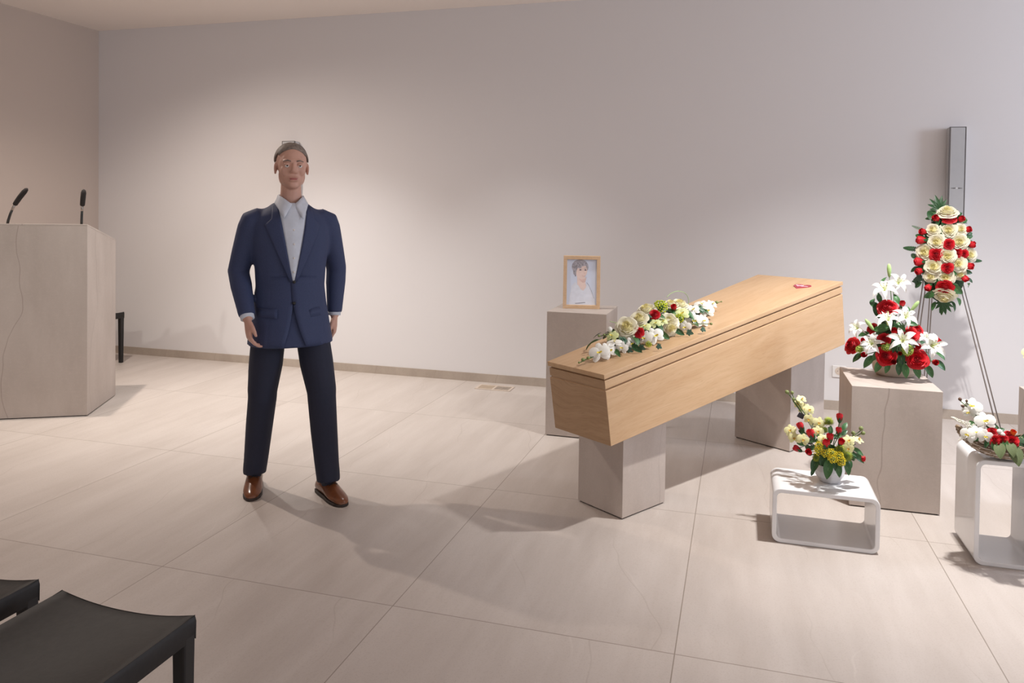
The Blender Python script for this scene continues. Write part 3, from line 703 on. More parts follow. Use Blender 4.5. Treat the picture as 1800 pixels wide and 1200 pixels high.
# ------------------------------------------------------------------ stools
def make_stool(name_label, loc, w, d, h=0.452, group='black leather stools'):
    o = thing('leather_stool', name_label, 'stool', loc, 0, group)
    n = 16; sag = 0.030; hw, hd = w / 2, d / 2
    def zt(u, v):   # slung leather: dips between the side rails
        return h - sag * (1 - (abs(u)) ** 2.2) * (0.75 + 0.25 * (1 - v * v))
    b = MB()
    rows = []
    for i in range(n + 1):
        v = -1 + 2 * i / n
        row = [(-hw, v * hd, h - 0.055), (-hw - 0.001, v * hd, h - 0.012)]
        row += [((-1 + 2 * k / n) * (hw - 0.003), v * hd, zt(-1 + 2 * k / n, v)) for k in range(n + 1)]
        row += [(hw + 0.001, v * hd, h - 0.012), (hw, v * hd, h - 0.055)]
        row += [(hw - 0.028, v * hd, h - 0.055)] + [((1 - 2 * k / n) * (hw - 0.03), v * hd, zt((1 - 2 * k / n), v) - 0.008) for k in range(1, n)] + [(-hw + 0.028, v * hd, h - 0.055)]
        rows.append(row)
    idx = b.grid(rows, 0, True)
    L_ = len(idx[0]); T_ = n + 5
    for r_, fl in ((idx[0], True), (idx[-1], False)):
        top_ = r_[:T_]; bot_ = [r_[0]] + list(reversed(r_[T_:])) + [r_[T_ - 1]]
        # top path has n+5 points, underside n+1: walk both
        und = list(reversed(r_[T_:])); tp = r_[2:T_ - 2]
        for k in range(n):
            q = (tp[k], tp[k + 1], und[k + 1], und[k])
            b.face(q if fl else q[::-1], 0)
        for q in ((r_[0], r_[1], tp[0], und[0]), (tp[-1], r_[T_ - 2], r_[T_ - 1], und[-1])):
            b.face(q if fl else q[::-1], 0)
    part('seat', b, M['leather'], o, True, bevel=0.004)
    for y in (-hd + 0.004, hd - 0.022):
        b = MB(); top = []
        for k in range(n + 1):
            u = -1 + 2 * k / n
            top.append((u * (hw - 0.004), zt(u, 1) - 0.004))
        for k in range(n):
            (x0, z0), (x1, z1) = top[k], top[k + 1]
            b.prism([(x0, y, z0 - 0.040), (x1, y, z1 - 0.040), (x1, y + 0.018, z1 - 0.040), (x0, y + 0.018, z0 - 0.040)],
                    [(x0, y, z0), (x1, y, z1), (x1, y + 0.018, z1), (x0, y + 0.018, z0)])
        part('rail', b, M['leather_leg'], o)
    for sx in (-1, 1):
        for sy in (-1, 1):
            b = MB(); t = 0.019
            x, y = sx * (hw - 0.0185), sy * (hd - 0.0185)
            b.prism([(x - t * .8, y - t * .8, 0), (x + t * .8, y - t * .8, 0), (x + t * .8, y + t * .8, 0), (x - t * .8, y + t * .8, 0)],
                    [(x - t, y - t, h - 0.018), (x + t, y - t, h - 0.018), (x + t, y + t, h - 0.018), (x - t, y + t, h - 0.018)])
            part('leg', b, M['leather_leg'], o, bevel=0.005)
    return o
make_stool('black leather stool with a dipped seat, nearest in the front left corner', (-1.469, 1.275, 0), 0.415, 0.445)
make_stool('black leather stool at the left edge, mostly behind the nearest stool', (-1.985, 1.30, 0), 0.415, 0.445)
make_stool('black leather stool standing behind the stone lectern by the back wall', (-5.672, 5.325, 0), 0.415, 0.43, 0.468)

# ------------------------------------------------------------------ plinths
def plinth(label, x0, x1, y0, y1, h, group='stone plinths'):
    o = thing('stone_plinth', label, 'plinth', ((x0 + x1) / 2, (y0 + y1) / 2, 0), 0, group)
    hx, hy = (x1 - x0) / 2, (y1 - y0) / 2
    b = MB(); b.box((-hx, -hy, 0.006), (hx, hy, h)); part('body', b, M['stone'], o, bevel=0.002)
    b = MB(); b.box((-hx + .008, -hy + .008, 0), (hx - .008, hy - .008, 0.006)); part('gap_shade', b, M['shadow_gap'], o)  # dark inset strip painting the shade in the gap at the floor
    return o
plinth('tall grey stone plinth carrying the framed portrait, behind the coffin', -1.19, -0.80, 4.605, 5.04, 0.806)
plinth('wide stone plinth carrying the large red and white flower arrangement', 0.555, 0.965, 3.952, 4.42, 0.605)
plinth('stone plinth cut off by the right edge of the photo', 1.373, 1.78, 3.80, 4.22, 0.605)

# ------------------------------------------------------------------ coffin on two blocks
CP = Vector((-0.7238, 3.3250, 0.7294)); CA, CT, CL = 0.9965, 0.1565, 2.0405
CD = Vector((math.cos(CA) * math.cos(CT), math.sin(CA) * math.cos(CT), math.sin(CT)))
CN = Vector((math.sin(CA), -math.cos(CA), 0)); CU = CN.cross(CD)
CM = Matrix((CD, -CN, CU)).transposed()           # local axes: along, left, up
COFFIN = thing('coffin', 'pale oak coffin, raised at the far end, on two stone blocks', 'coffin')
COFFIN.matrix_world = Matrix.Translation(CP) @ CM.to_4x4()
def hw(x): return (0.3715 + (0.5862 - 0.3715) * x / CL) / 2
def coffin_bottom(x): return -0.336 - (0.3954 - 0.336) * x / CL
def section(b, x0, x1, ins, z0, z1, m=0, mend=None):
    """slab of the tapered plan between heights z0 (may be a function) and z1"""
    fz = z0 if callable(z0) else (lambda x: z0)
    bot = [(x0, -hw(x0) + ins, fz(x0)), (x1, -hw(x1) + ins, fz(x1)), (x1, hw(x1) - ins, fz(x1)), (x0, hw(x0) - ins, fz(x0))]
    top = [(p[0], p[1], z1) for p in bot]
    b.prism(bot, top, m, [m, m if mend is None else mend, m, m if mend is None else mend])
b = MB(); section(b, 0, CL, 0.0, -0.022, 0.0); lid = part('lid', b, M['oak'], COFFIN, bevel=0.002)
b = MB(); section(b, 0.012, CL - 0.012, 0.014, -0.031, -0.022); part('lid_groove', b, M['groove'], lid)
b = MB(); section(b, 0.005, CL - 0.005, 0.004, -0.070, -0.031, 0, 1); part('lid_band', b, [M['oak'], M['oak_end_shaded']], lid, bevel=0.0015)
b = MB(); section(b, 0.008, CL - 0.012, 0.012, -0.078, -0.070, 0, 1); part('body_groove', b, [M['groove'], M['oak_end_shaded']], COFFIN)
b = MB(); section(b, 0.004, CL - 0.008, 0.002, coffin_bottom, -0.078, 0, 1); part('body', b, [M['oak'], M['oak_end_shaded']], COFFIN, bevel=0.002)
# heart on the lid
b = MB(); hp = []
for k in range(48):
    t = 2 * PI * k / 48
    hx = 16 * math.sin(t) ** 3; hy = 13 * math.cos(t) - 5 * math.cos(2 * t) - 2 * math.cos(3 * t) - math.cos(4 * t)
    hp.append((1.828 + hy * 0.0037, -0.1345 - hx * 0.0034))
b.prism([(x, y, 0.0) for x, y in hp], [(x, y, 0.0035) for x, y in hp]); heart = part('heart_plaque', b, M['heart'], COFFIN, bevel=0.0008, label='crimson heart plaque')
b = MB()
for line, (x0, y0, n) in enumerate(((1.842, -0.092, 5), (1.826, -0.108, 7))):
    pts = []
    for k in range(n * 8 + 1):
        t = k / 8
        pts.append((x0 + 0.0065 * math.sin(2 * PI * t) * (1.5 if int(t) in (0, 3) else 0.8), y0 - 0.0098 * t - 0.003 * math.cos(2 * PI * t), 0.0042))
    b.tube(pts, 0.0013, 5)
part('script', b, M['heart_script'], heart)

def coffin_block(label, a0, a1, n0, n1):
    """upright block under the coffin; top cut to the coffin's slope"""
    d2 = Vector((math.cos(CA), math.sin(CA), 0)); c = CP.xy.to_3d() + d2 * (a0 + a1) / 2 + CN * (n0 + n1) / 2
    o = thing('coffin_block', label, 'plinth', c, CA, 'stone blocks under the coffin')
    ha, hn = (a1 - a0) / 2, (n1 - n0) / 2
    def zt(al):   # height of the coffin's underside above the floor point al metres along
        x = al / math.cos(CT)
        for _ in range(6):
            x = (al + coffin_bottom(x) * math.sin(CT)) / math.cos(CT) if False else (al - CU.dot(d2) * coffin_bottom(x)) / CD.dot(d2)
        return CP.z + CD.z * x + CU.z * coffin_bottom(x)
    z0, z1 = zt(a0) - 0.0005, zt(a1) - 0.0005
    b = MB()
    b.prism([(-ha, -hn, 0.006), (ha, -hn, 0.006), (ha, hn, 0.006), (-ha, hn, 0.006)], [(-ha, -hn, z0), (ha, -hn, z1), (ha, hn, z1), (-ha, hn, z0)])
    part('body', b, M['stone'], o, bevel=0.002)
    b = MB(); b.box((-ha + .008, -hn + .008, 0), (ha - .008, hn - .008, 0.006)); part('gap_shade', b, M['shadow_gap'], o)
coffin_block('square stone block under the near, low end of the coffin', 0.215, 0.535, -0.177, 0.118)
coffin_block('taller stone block under the far, raised end of the coffin', 1.75, 2.17, -0.276, 0.112)

# ------------------------------------------------------------------ portrait frame
FB = Vector((-1.010, 4.826, 0.806))
FRAME = thing('portrait_frame', 'oak picture frame with a portrait of a grey-haired woman, on the tall plinth', 'picture frame', FB, math.atan2(0.051, 0.242))
W2, FH, BW, FT, LEAN = 0.1235, 0.352, 0.0235, 0.018, math.radians(7)
def fp(x, z, off):
    return (x, z * math.sin(LEAN) - off * math.cos(LEAN), z * math.cos(LEAN) - off * math.sin(LEAN) + FT * math.sin(LEAN))
b = MB()
for (x0, x1, z0, z1) in ((-W2, W2, 0, BW), (-W2, W2, FH - BW, FH), (-W2, -W2 + BW, BW, FH - BW), (W2 - BW, W2, BW, FH - BW)):
    b.prism([fp(x0, z0, 0), fp(x1, z0, 0), fp(x1, z1, 0), fp(x0, z1, 0)], [fp(x0, z0, FT), fp(x1, z0, FT), fp(x1, z1, FT), fp(x0, z1, FT)])
part('frame', b, M['oak_frame'], FRAME, bevel=0.0015)
PM = [M[k] for k in ('print_bg', 'print_hair', 'print_skin', 'print_blush', 'print_dark', 'print_knit')]
b = MB(); PW, PH = W2 - BW, FH - 2 * BW
lay = [0]
def patch(pts, m):
    lay[0] += 1; off = 0.004 + 0.00012 * lay[0]
    b.face([b.vert(fp(x * PW, BW + z * PH, off)) for x, z in pts], m)
def ell(cx, cz, rx, rz, a0=0, a1=360, n=28, tilt=0):
    out = []
    for k in range(n):
        a = math.radians(a0 + (a1 - a0) * k / (n - 1 if a1 - a0 < 360 else n)); x, z = rx * math.cos(a), rz * math.sin(a)
        out.append((cx + x * math.cos(tilt) - z * math.sin(tilt), cz + x * math.sin(tilt) + z * math.cos(tilt)))
    return out
patch([(-1, 0), (1, 0), (1, 1), (-1, 1)], 0)
patch(ell(-0.12, 0.83, 0.56, 0.165), 1)
patch([(-0.62, 0.84), (-0.58, 0.68), (-0.42, 0.62), (-0.34, 0.72)], 1)
patch([(-0.32, 0.66), (0.22, 0.62), (0.28, 0.40), (0.12, 0.34), (-0.30, 0.42)], 2)
patch([(-0.85, 0.0), (-0.80, 0.18), (-0.66, 0.42), (-0.42, 0.50), (-0.28, 0.44), (0.10, 0.33), (0.26, 0.36), (0.36, 0.47), (0.60, 0.34), (0.86, 0.12), (0.92, 0.0)], 5)
patch([(-0.30, 0.47), (-0.06, 0.34), (0.12, 0.31), (0.28, 0.38), (0.30, 0.45), (0.14, 0.42), (-0.10, 0.46)], 2)
patch(ell(-0.01, 0.72, 0.37, 0.155, tilt=0.1), 2)
patch([(-0.20, 0.575), (0.02, 0.555), (0.24, 0.575), (0.33, 0.63), (0.24, 0.50), (0.08, 0.48), (-0.08, 0.52)], 3)
patch([(-0.50, 0.80), (-0.30, 0.965), (0.10, 0.985), (0.38, 0.90), (0.42, 0.80), (0.30, 0.855), (0.05, 0.845), (-0.14, 0.80), (-0.34, 0.80), (-0.42, 0.66)], 1)
for ex in (-0.10, 0.24): patch(ell(ex, 0.765, 0.075, 0.013, n=14), 4); patch([(ex - 0.10, 0.792), (ex + 0.09, 0.802), (ex + 0.09, 0.812), (ex - 0.08, 0.806)], 1)
patch([(0.10, 0.74), (0.15, 0.675), (0.20, 0.672), (0.22, 0.69), (0.18, 0.685)], 3)
patch([(-0.02, 0.655), (0.12, 0.635), (0.28, 0.655), (0.20, 0.617), (0.08, 0.612)], 3)
patch(ell(-0.42, 0.635, 0.025, 0.02, n=12), 4)
for (x0, z0), (x1, z1) in (((0.34, 0.49), (0.48, 0.43)), ((0.48, 0.43), (0.66, 0.30)), ((0.66, 0.30), (0.84, 0.14)), ((-0.42, 0.03), (-0.2, 0.035)), ((-0.2, 0.035), (0.25, 0.055))):
    patch([(x0, z0 - 0.006), (x1, z1 - 0.006), (x1, z1 + 0.004), (x0, z0 + 0.004)], 4)
part('portrait_print', b, PM, FRAME, label='portrait print of a smiling woman with short grey hair in a white jumper')
b = MB(); b.prism([fp(-W2 + .01, .01, -0.002), fp(W2 - .01, .01, -0.002), fp(W2 - .01, FH - .01, -0.002), fp(-W2 + .01, FH - .01, -0.002)], [fp(-W2 + .01, .01, 0.004), fp(W2 - .01, .01, 0.004), fp(W2 - .01, FH - .01, 0.004), fp(-W2 + .01, FH - .01, 0.004)]); part('backing_board', b, M['black'], FRAME)
b = MB(); top = fp(0, FH * 0.62, 0)
b.prism([(-0.03, top[1] + .002, top[2]), (0.03, top[1] + .002, top[2]), (0.03, top[1] + 0.006, top[2]), (-0.03, top[1] + 0.006, top[2])], [(-0.03, 0.125, 0.0), (0.03, 0.125, 0.0), (0.03, 0.13, 0.0), (-0.03, 0.13, 0.0)]); part('strut', b, M['black'], FRAME)

# ------------------------------------------------------------------ white side tables (open cube units)
def cube_unit(label, cx, cy, w, h, d):
    o = thing('side_table', label, 'side table', (cx, cy, 0), 0, 'white open side tables')
    R, t = 0.036, 0.019
    def loop(r, ins):
        out = []
        for (sx, sz, a0) in ((1, 1, 0), (-1, 1, 90), (-1, -1, 180), (1, -1, 270)):
            for k in range(7):
                a = math.radians(a0 + 15 * k)
                out.append((sx * (w / 2 - ins - r) + r * math.cos(a), h / 2 + sz * (h / 2 - ins - r) + r * math.sin(a)))
        return out
    lo, li = loop(R, 0), loop(R - t + 0.004, t)
    b = MB(); n = len(lo)
    e = 0.0025
    prof = [(lo, -d / 2 + e, 0), (lo, d / 2 - e, 0), (loop(R - e, e), d / 2, 1), (loop(R - t + 0.004 + e, t - e), d / 2, 1), (li, d / 2 - e, 1), (li, -d / 2 + e, 1), (loop(R - t + .004 + e, t - e), -d / 2, 1), (loop(R - e, e), -d / 2, 1)]
    rows = [[(x, y, z) for x, z in lp] for lp, y, _ in prof]; rows.append(rows[0])
    idx = [[b.vert(p) for p in r] for r in rows[:-1]]; idx.append(idx[0])
    for r0, r1 in zip(idx[:-1], idx[1:]):
        for k in range(n): b.face((r0[k], r0[(k + 1) % n], r1[(k + 1) % n], r1[k]), 0)
    me = b.mesh('side_table', [M['white_gloss']], True)
    s = link('shell', me, o)
    bm = bmesh.new(); bm.from_mesh(me); bmesh.ops.recalc_face_normals(bm, faces=bm.faces); bm.to_mesh(me); bm.free()
    me.set_sharp_from_angle(angle=math.radians(28))
    return o
cube_unit('low white open side table holding the potted orchid arrangement', 0.3845, 3.555, 0.441, 0.240, 0.285)
cube_unit('upright white open side table holding the wicker flower basket', 1.093, 3.585, 0.245, 0.443, 0.29)

# ------------------------------------------------------------------ easel
E0, EL, ER, EB = [Vector(p) for p in EASEL]
EZ = thing('flower_easel', 'thin grey metal easel of paired rods holding the standing wreath', 'easel', ((EL + ER + EB) / 3))
bpy.context.view_layer.update()
o3 = EZ.location.copy()
def rodpair(p, q, gap, axis):
    b = MB()
    for s in (-1, 1):
        b.tube([p - o3 + axis * s * gap * 0.35, q - o3 + axis * s * gap * 0.5], 0.0042, 10)
    for t in (0.30, 0.985):
        m = p.lerp(q, t) - o3; b.tube([m - axis * gap * 0.5, m + axis * gap * 0.5], 0.003, 6)
    return b
X = Vector((1, 0, 0))
EL0 = EL + Vector((0, 0, 0.0043)); ER0 = ER + Vector((0, 0, 0.0043)); EB0 = EB + Vector((0, 0, 0.0043))
part('front_leg', rodpair(E0 + Vector((-0.01, 0, 0)), EL0, 0.024, X), M['steel'], EZ, True)
part('front_leg', rodpair(E0 + Vector((0.01, 0, 0)), ER0, 0.024, X), M['steel'], EZ, True)
part('rear_leg', rodpair(E0 + Vector((0, 0.02, -0.02)), EB0, 0.018, X), M['steel'], EZ, True)
b = MB(); p = E0.lerp(EL0, 0.30) - o3; q = E0.lerp(ER0, 0.30) - o3; b.tube([p, q], 0.0045, 8)
part('cross_bar', b, M['steel'], EZ, True)
b = MB(); b.tube([(p + q) / 2, (p + q) / 2 + Vector((0, -0.10, 0.0)), (p + q) / 2 + Vector((0, -0.10, 0.05))], 0.004, 8)
part('hook', b, M['steel'], EZ, True)
b = MB(); b.tube([Vector(E0 - o3), Vector(E0 - o3) + Vector((0, -0.06, 0.0))], 0.004, 8); part('top_pin', b, M['steel'], EZ, True)

# ------------------------------------------------------------------ wall speakers
def wall_speaker(label, x0, x1, z0, z1, depth):
    o = thing('wall_speaker', label, 'speaker', ((x0 + x1) / 2, WALL_Y, (z0 + z1) / 2), 0, 'slim wall speakers')
    w, h = (x1 - x0) / 2, (z1 - z0) / 2
    b = MB(); b.box((-w, -depth + 0.014, -h), (w, -0.012, h)); part('case', b, M['alu'], o, bevel=0.004)
    b = MB(); b.box((-w + 0.005, -depth, -h + 0.004), (w - 0.005, -depth + 0.014, h - 0.004)); part('grille', b, M['alu'], o, bevel=0.003)
    b = MB(); b.box((w - 0.004, -depth - 0.001, -h), (w + 0.001, -depth + 0.015, h)); b.box((-w - 0.001, -depth + 0.002, -h), (-w + 0.003, -depth + 0.015, h)); b.box((-w, -depth + 0.002, h - 0.003), (w, -depth + 0.015, h + 0.001)); part('edge_strip', b, M['alu_edge'], o)
    for zz in (h * 0.4, -h * 0.6):
        b = MB(); b.box((-0.02, -0.013, zz), (0.02, 0, zz + 0.2 * h)); part('bracket', b, M['black'], o)
    b = MB(); zb = 1.656 - (z0 + z1) / 2
    for s in (-1, 1):
        b.prism([(s * 0.010, -depth - 0.0015, zb - 0.005), (s * 0.010, -depth - 0.0015, zb + 0.005), (s * 0.036, -depth - 0.0015, zb + 0.001), (s * 0.036, -depth - 0.0015, zb - 0.002)],
                [(s * 0.010, -depth + 0.002, zb - 0.005), (s * 0.010, -depth + 0.002, zb + 0.005), (s * 0.036, -depth + 0.002, zb + 0.001), (s * 0.036, -depth + 0.002, zb - 0.002)])
    bd = part('badge', b, M['alu_edge'], o)
    b = MB(); b.ball((0, -depth, zb), (0.006, 0.002, 0.006)); part('badge_dot', b, M['white_gloss'], bd, True)
    return o
wall_speaker('slim grey wall speaker behind the wreath on the right', 1.415, 1.519, 1.27, 2.087, 0.087)
wall_speaker('slim grey wall speaker behind the walking man, left of centre', -3.985, -3.856, 1.24, 2.050, 0.087)

# ------------------------------------------------------------------ socket and floor vent
o = thing('wall_socket', 'square white power socket low on the back wall beside the plinth', 'socket', (0.736, WALL_Y, 0.290))
b = MB(); b.box((-0.048, -0.009, -0.044), (0.048, 0, 0.044)); part('cover_plate', b, M['socket'], o, bevel=0.003)
b = MB(); b.lathe([(0.029, 0.0), (0.029, 0.0014), (0.026, 0.0016)], 28); w = part('socket_face', b, M['plate'], o, False); w.rotation_euler = (PI / 2, 0, 0); w.location = (0, -0.009, 0.004)
for x, z, r in ((-0.0105, 0.004, .0034), (0.0105, 0.004, .0034), (0.0, 0.019, .003)):
    b = MB(); b.ball((x, -0.0108, z), (r, 0.002, r)); part('contact', b, M['steel'], o, True)
o = thing('floor_vent', 'small beige floor grille let into the tiles near the back wall', 'vent', (-1.906, 5.706, 0))
b = MB()
for lo, hi in (((-0.150, -0.074, 0), (0.150, -0.058, 0.006)), ((-0.150, 0.058, 0), (0.150, 0.074, 0.006)), ((-0.150, -0.058, 0), (-0.130, 0.058, 0.006)), ((0.130, -0.058, 0), (0.150, 0.058, 0.006)), ((-0.008, -0.058, 0), (0.008, 0.058, 0.006))): b.box(lo, hi)
part('frame', b, M['plate'], o, bevel=0.001)
b = MB(); b.box((-0.130, -0.058, 0), (-0.008, 0.058, 0.004)); part('blank_plate', b, M['plate_dark'], o)
b = MB(); b.box((0.008, -0.058, 0), (0.130, 0.058, 0.0015)); part('hole', b, M['vent_dark'], o)
b = MB()
for k in range(9): b.box((0.013 + 0.0135 * k, -0.058, 0.0015), (0.0155 + 0.0135 * k, 0.058, 0.005))
for k in range(4): b.box((0.008, -0.040 + 0.027 * k, 0.0015), (0.130, -0.0375 + 0.027 * k, 0.0055))
part('grille', b, M['plate'], o)

# ------------------------------------------------------------------ flower meshes (unit size, facing +Z, up +Y)
def rose_mesh(name, seed, mats, open_=1.0):
    rnd = random.Random(seed); b = MB()
    layers = [(0.09, 0.50, 2, 112, 0.05), (0.19, 0.50, 3, 76, 0.07), (0.31, 0.47, 3, 74, 0.09), (0.44, 0.41, 4, 56, 0.12), (0.59, 0.31, 5, 46, 0.16), (0.75, 0.17, 5, 46, 0.20), (0.89, 0.0, 5, 46, 0.24), (1.0, -0.18, 6, 38, 0.27)]
    for li, (R, H, cnt, dphi, curl) in enumerate(layers):
        ph0 = rnd.uniform(0, 6.28)
        for k in range(cnt):
            ph = ph0 + 2 * PI * k / cnt + rnd.uniform(-0.12, 0.12); dp = math.radians(dphi) * rnd.uniform(0.95, 1.15)
            Rk = R * rnd.uniform(0.93, 1.06); Hk = H + rnd.uniform(-0.04, 0.04)
            nu, nv = 8, 5; rows = []
            for j in range(nv + 1):
                t = j / nv; row = []
                for i in range(nu + 1):
                    v = -1 + 2 * i / nu
                    tt = t * (1 - 0.16 * v * v)
                    rho = Rk * (0.52 + 0.48 * tt ** 0.6) * (1 + 0.10 * v)
                    z = -0.45 + (Hk + 0.45) * tt ** 1.15
                    if tt > 0.70:
                        q = (tt - 0.70) / 0.30; rho += curl * (0.35 + 0.65 * Rk) * q * 0.8; z -= curl * q * q * 0.55
                    rho *= 1 + 0.03 * math.sin(5 * v + ph * 3)
                    z += 0.018 * math.sin(4 * v + 7 * ph)
                    a = ph + dp * v * (0.55 + 0.45 * tt)
                    row.append((rho * math.cos(a), rho * math.sin(a), z))
                rows.append(row)
            b.grid(rows, 1 if li < 3 else 0)
    b.ball((0, 0, 0.30), (0.085, 0.085, 0.16), 1, 8, 6); b.lathe([(0.2, -0.5), (0.75, -0.30), (0.55, 0.02), (0.3, 0.2), (0.1, 0.28)], 12, 1)
    b.ball((0, 0, -0.46), (0.30, 0.30, 0.14), 2, 10, 5)
    return b.mesh(name, [*mats, M['leaf_mid']])
def petal_rows(L, W, prof, curve, cup, nu=4, nv=7):
    rows = []
    for j in range(nv + 1):
        t = j / nv; w = W * prof(t); y, z = curve(t)
        rows.append([(w * (-1 + 2 * i / nu), y * L, z + cup * w * (abs(-1 + 2 * i / nu) ** 2)) for i in range(nu + 1)])
    return rows
def add_rot(b, rows, ang, m=0, scale=1.0, lift=0.0):
    R = Matrix.Rotation(ang, 3, 'Z')
    b.grid([[R @ Vector(p) * scale + Vector((0, 0, lift)) for p in r] for r in rows], m)
POINT = lambda t: max(0.02, math.sin(PI * min(1, t * 0.97 + 0.03)) ** 0.75 * (1 - 0.25 * t))
ROUND = lambda t: 0.16 + 0.84 * math.sin(PI * min(1.0, 0.10 + t * 0.80)) ** 0.8 if t < 0.985 else 0.34
def lily_mesh(seed):
    rnd = random.Random(seed); b = MB()
    for k in range(6):
        L = 1.0 * rnd.uniform(0.92, 1.08); wid = 0.25 if k % 2 else 0.20; bend = rnd.uniform(0.75, 1.1)
        cv = lambda t, bend=bend: (0.05 + 0.95 * t ** 1.15, 0.55 * math.sin(PI * 0.62 * t) - 0.50 * bend * t ** 3)
        add_rot(b, petal_rows(L, wid, POINT, cv, 0.5), 2 * PI * k / 6 + rnd.uniform(-0.12, 0.12), 0)
    b.lathe([(0.02, -0.30), (0.07, -0.22), (0.11, 0.0), (0.13, 0.10)], 8, 1)
    return b.mesh('lily', [M['lily'], M['lily_throat']])
def lily_stamens(seed):
    rnd = random.Random(seed); b = MB()
    for k in range(6):
        a = 2 * PI * k / 6 + 0.4; r = rnd.uniform(0.2, 0.3); e = Vector((r * math.cos(a), r * math.sin(a), rnd.uniform(0.62, 0.78)))
        b.tube([(0, 0, 0.05), e * 0.6 + Vector((0, 0, 0.05)), e], 0.016, 5, 0)
        b.ball(e, (0.05, 0.025, 0.025), 1, 6, 4, Matrix.Rotation(a + 1.2, 3, 'Z'))
    b.tube([(0, 0, 0), (0.02, 0.02, 0.85)], 0.02, 5, 0); b.ball((0.02, 0.02, 0.86), 0.04, 0, 6, 4)
    return b.mesh('stamens', [M['lily_throat'], M['anther']])
def orchid_mesh(name, seed, mats):
    rnd = random.Random(seed); b = MB()
    for ang, L, W in ((0, 1.0, 0.34), (PI * 0.74, 0.98, 0.30), (-PI * 0.74, 0.98, 0.30)):
        cv = lambda t: (0.04 + 0.96 * t, -0.06 + 0.16 * t - 0.22 * t * t)
        add_rot(b, petal_rows(L, W, ROUND, cv, -0.25), ang + rnd.uniform(-0.06, 0.06), 0)
    for s in (-1, 1):
        cv = lambda t: (0.03 + 0.97 * t, 0.03 + 0.20 * t - 0.30 * t * t)
        add_rot(b, petal_rows(1.0, 0.54, ROUND, cv, -0.16, 6), s * (PI * 0.42) + rnd.uniform(-0.05, 0.05), 0)
    return b.mesh(name, [mats])
def orchid_lip(mat, tip):
    b = MB()
    b.ball((0, 0.02, 0.10), (0.085, 0.07, 0.11), 0, 8, 6)
    for s in (-1, 1): add_rot(b, petal_rows(0.26, 0.11, ROUND, lambda t: (t, 0.06 + 0.30 * t), 0.6, 3, 4), s * 1.9, 0)
    add_rot(b, petal_rows(0.40, 0.13, POINT, lambda t: (t, 0.06 + 0.26 * t - 0.1 * t * t), 0.6, 3, 5), PI, 1)
    return b.mesh('lip', [mat, tip])
def rosebud_mesh(seed, mats):
    rnd = random.Random(seed); b = MB()
    for li, (R, H, cnt, dphi) in enumerate(((0.16, 1.0, 2, 110), (0.34, 0.94, 3, 78), (0.50, 0.80, 3, 75))):
        ph0 = rnd.uniform(0, 6.28)
        for k in range(cnt):
            ph = ph0 + 2 * PI * k / cnt; dp = math.radians(dphi); rows = []
            for j in range(7):
                t = j / 6; row = []
                for i in range(8):
                    v = -1 + 2 * i / 7; tt = t * (1 - 0.14 * v * v)
                    rho = R * (0.35 + 0.9 * math.sin(PI * 0.70 * tt)) * (1 + 0.08 * v) + (0.10 * (tt - 0.85) * 6 if tt > 0.85 and li else 0)
                    a = ph + dp * v; row.append((rho * math.cos(a), rho * math.sin(a), -0.7 + (H + 0.7) * tt))
                rows.append(row)
            b.grid(rows, 1 if li == 0 else 0)
    return b.mesh('rosebud', mats)
def rosebud_sepals(seed):
    rnd = random.Random(seed); b = MB()
    b.lathe([(0.05, -1.05), (0.20, -0.98), (0.34, -0.78), (0.44, -0.52), (0.40, -0.45)], 10, 0)
    for k in range(5):
        out = rnd.uniform(0.0, 0.16)
        cv = lambda t, out=out: (0.44 + 0.13 * math.sin(PI * min(1, t * 1.1)) + out * t * t, -0.55 + 1.05 * t)
        R = Matrix.Rotation(2 * PI * k / 5, 3, 'Z'); rows = []
        for j in range(6):
            t = j / 5; y, z = cv(t); w = 0.24 * (1 - t) ** 0.7 + 0.01
            rows.append([R @ Vector((w * s, y - 0.25 * w * s * s, z)) for s in (-1, 0, 1)])
        b.grid(rows, 0)
    return b.mesh('sepals', [M['leaf']])
def bud_mesh(mat):
    b = MB(); b.lathe([(0.05, -1.0), (0.55, -0.75), (0.85, -0.2), (0.9, 0.2), (0.62, 0.7), (0.2, 0.98), (0.02, 1.02)], 12)
    return b.mesh('bud', [mat])
def lily_bud_mesh():
    b = MB(); b.lathe([(0.10, -1.0), (0.20, -0.8), (0.28, -0.2), (0.31, 0.3), (0.22, 0.8), (0.06, 1.0)], 9)
    return b.mesh('lily_bud', [M['bud_lily']])
def hydrangea_mesh(name, seed, mat, count=46, size=0.26):
    rnd = random.Random(seed); b = MB()
    for k in range(count):
        z = 1 - (k + 0.5) / count * 1.35; r = math.sqrt(max(0, 1 - z * z)); a = k * 2.39996
        n = Vector((r * math.cos(a), r * math.sin(a), z)); c = n * rnd.uniform(0.85, 1.0)
        u = n.orthogonal().normalized(); w = n.cross(u); ro = rnd.uniform(0, 6.28)
        for q in range(4):
            d = u * math.cos(ro + q * PI / 2) + w * math.sin(ro + q * PI / 2); e = n.cross(d)
            p = [c, c + d * size * 0.55 + e * size * 0.42 + n * 0.03, c + d * size * 1.05 + n * 0.06, c + d * size * 0.55 - e * size * 0.42 + n * 0.03]
            b.face([b.vert(x) for x in p], 0)
        b.ball(c + n * 0.03, size * 0.16, 0, 5, 3)
    b.ball((0, 0, 0), 0.72, 1, 10, 7)
    return b.mesh(name, [mat, M['leaf_mid']])
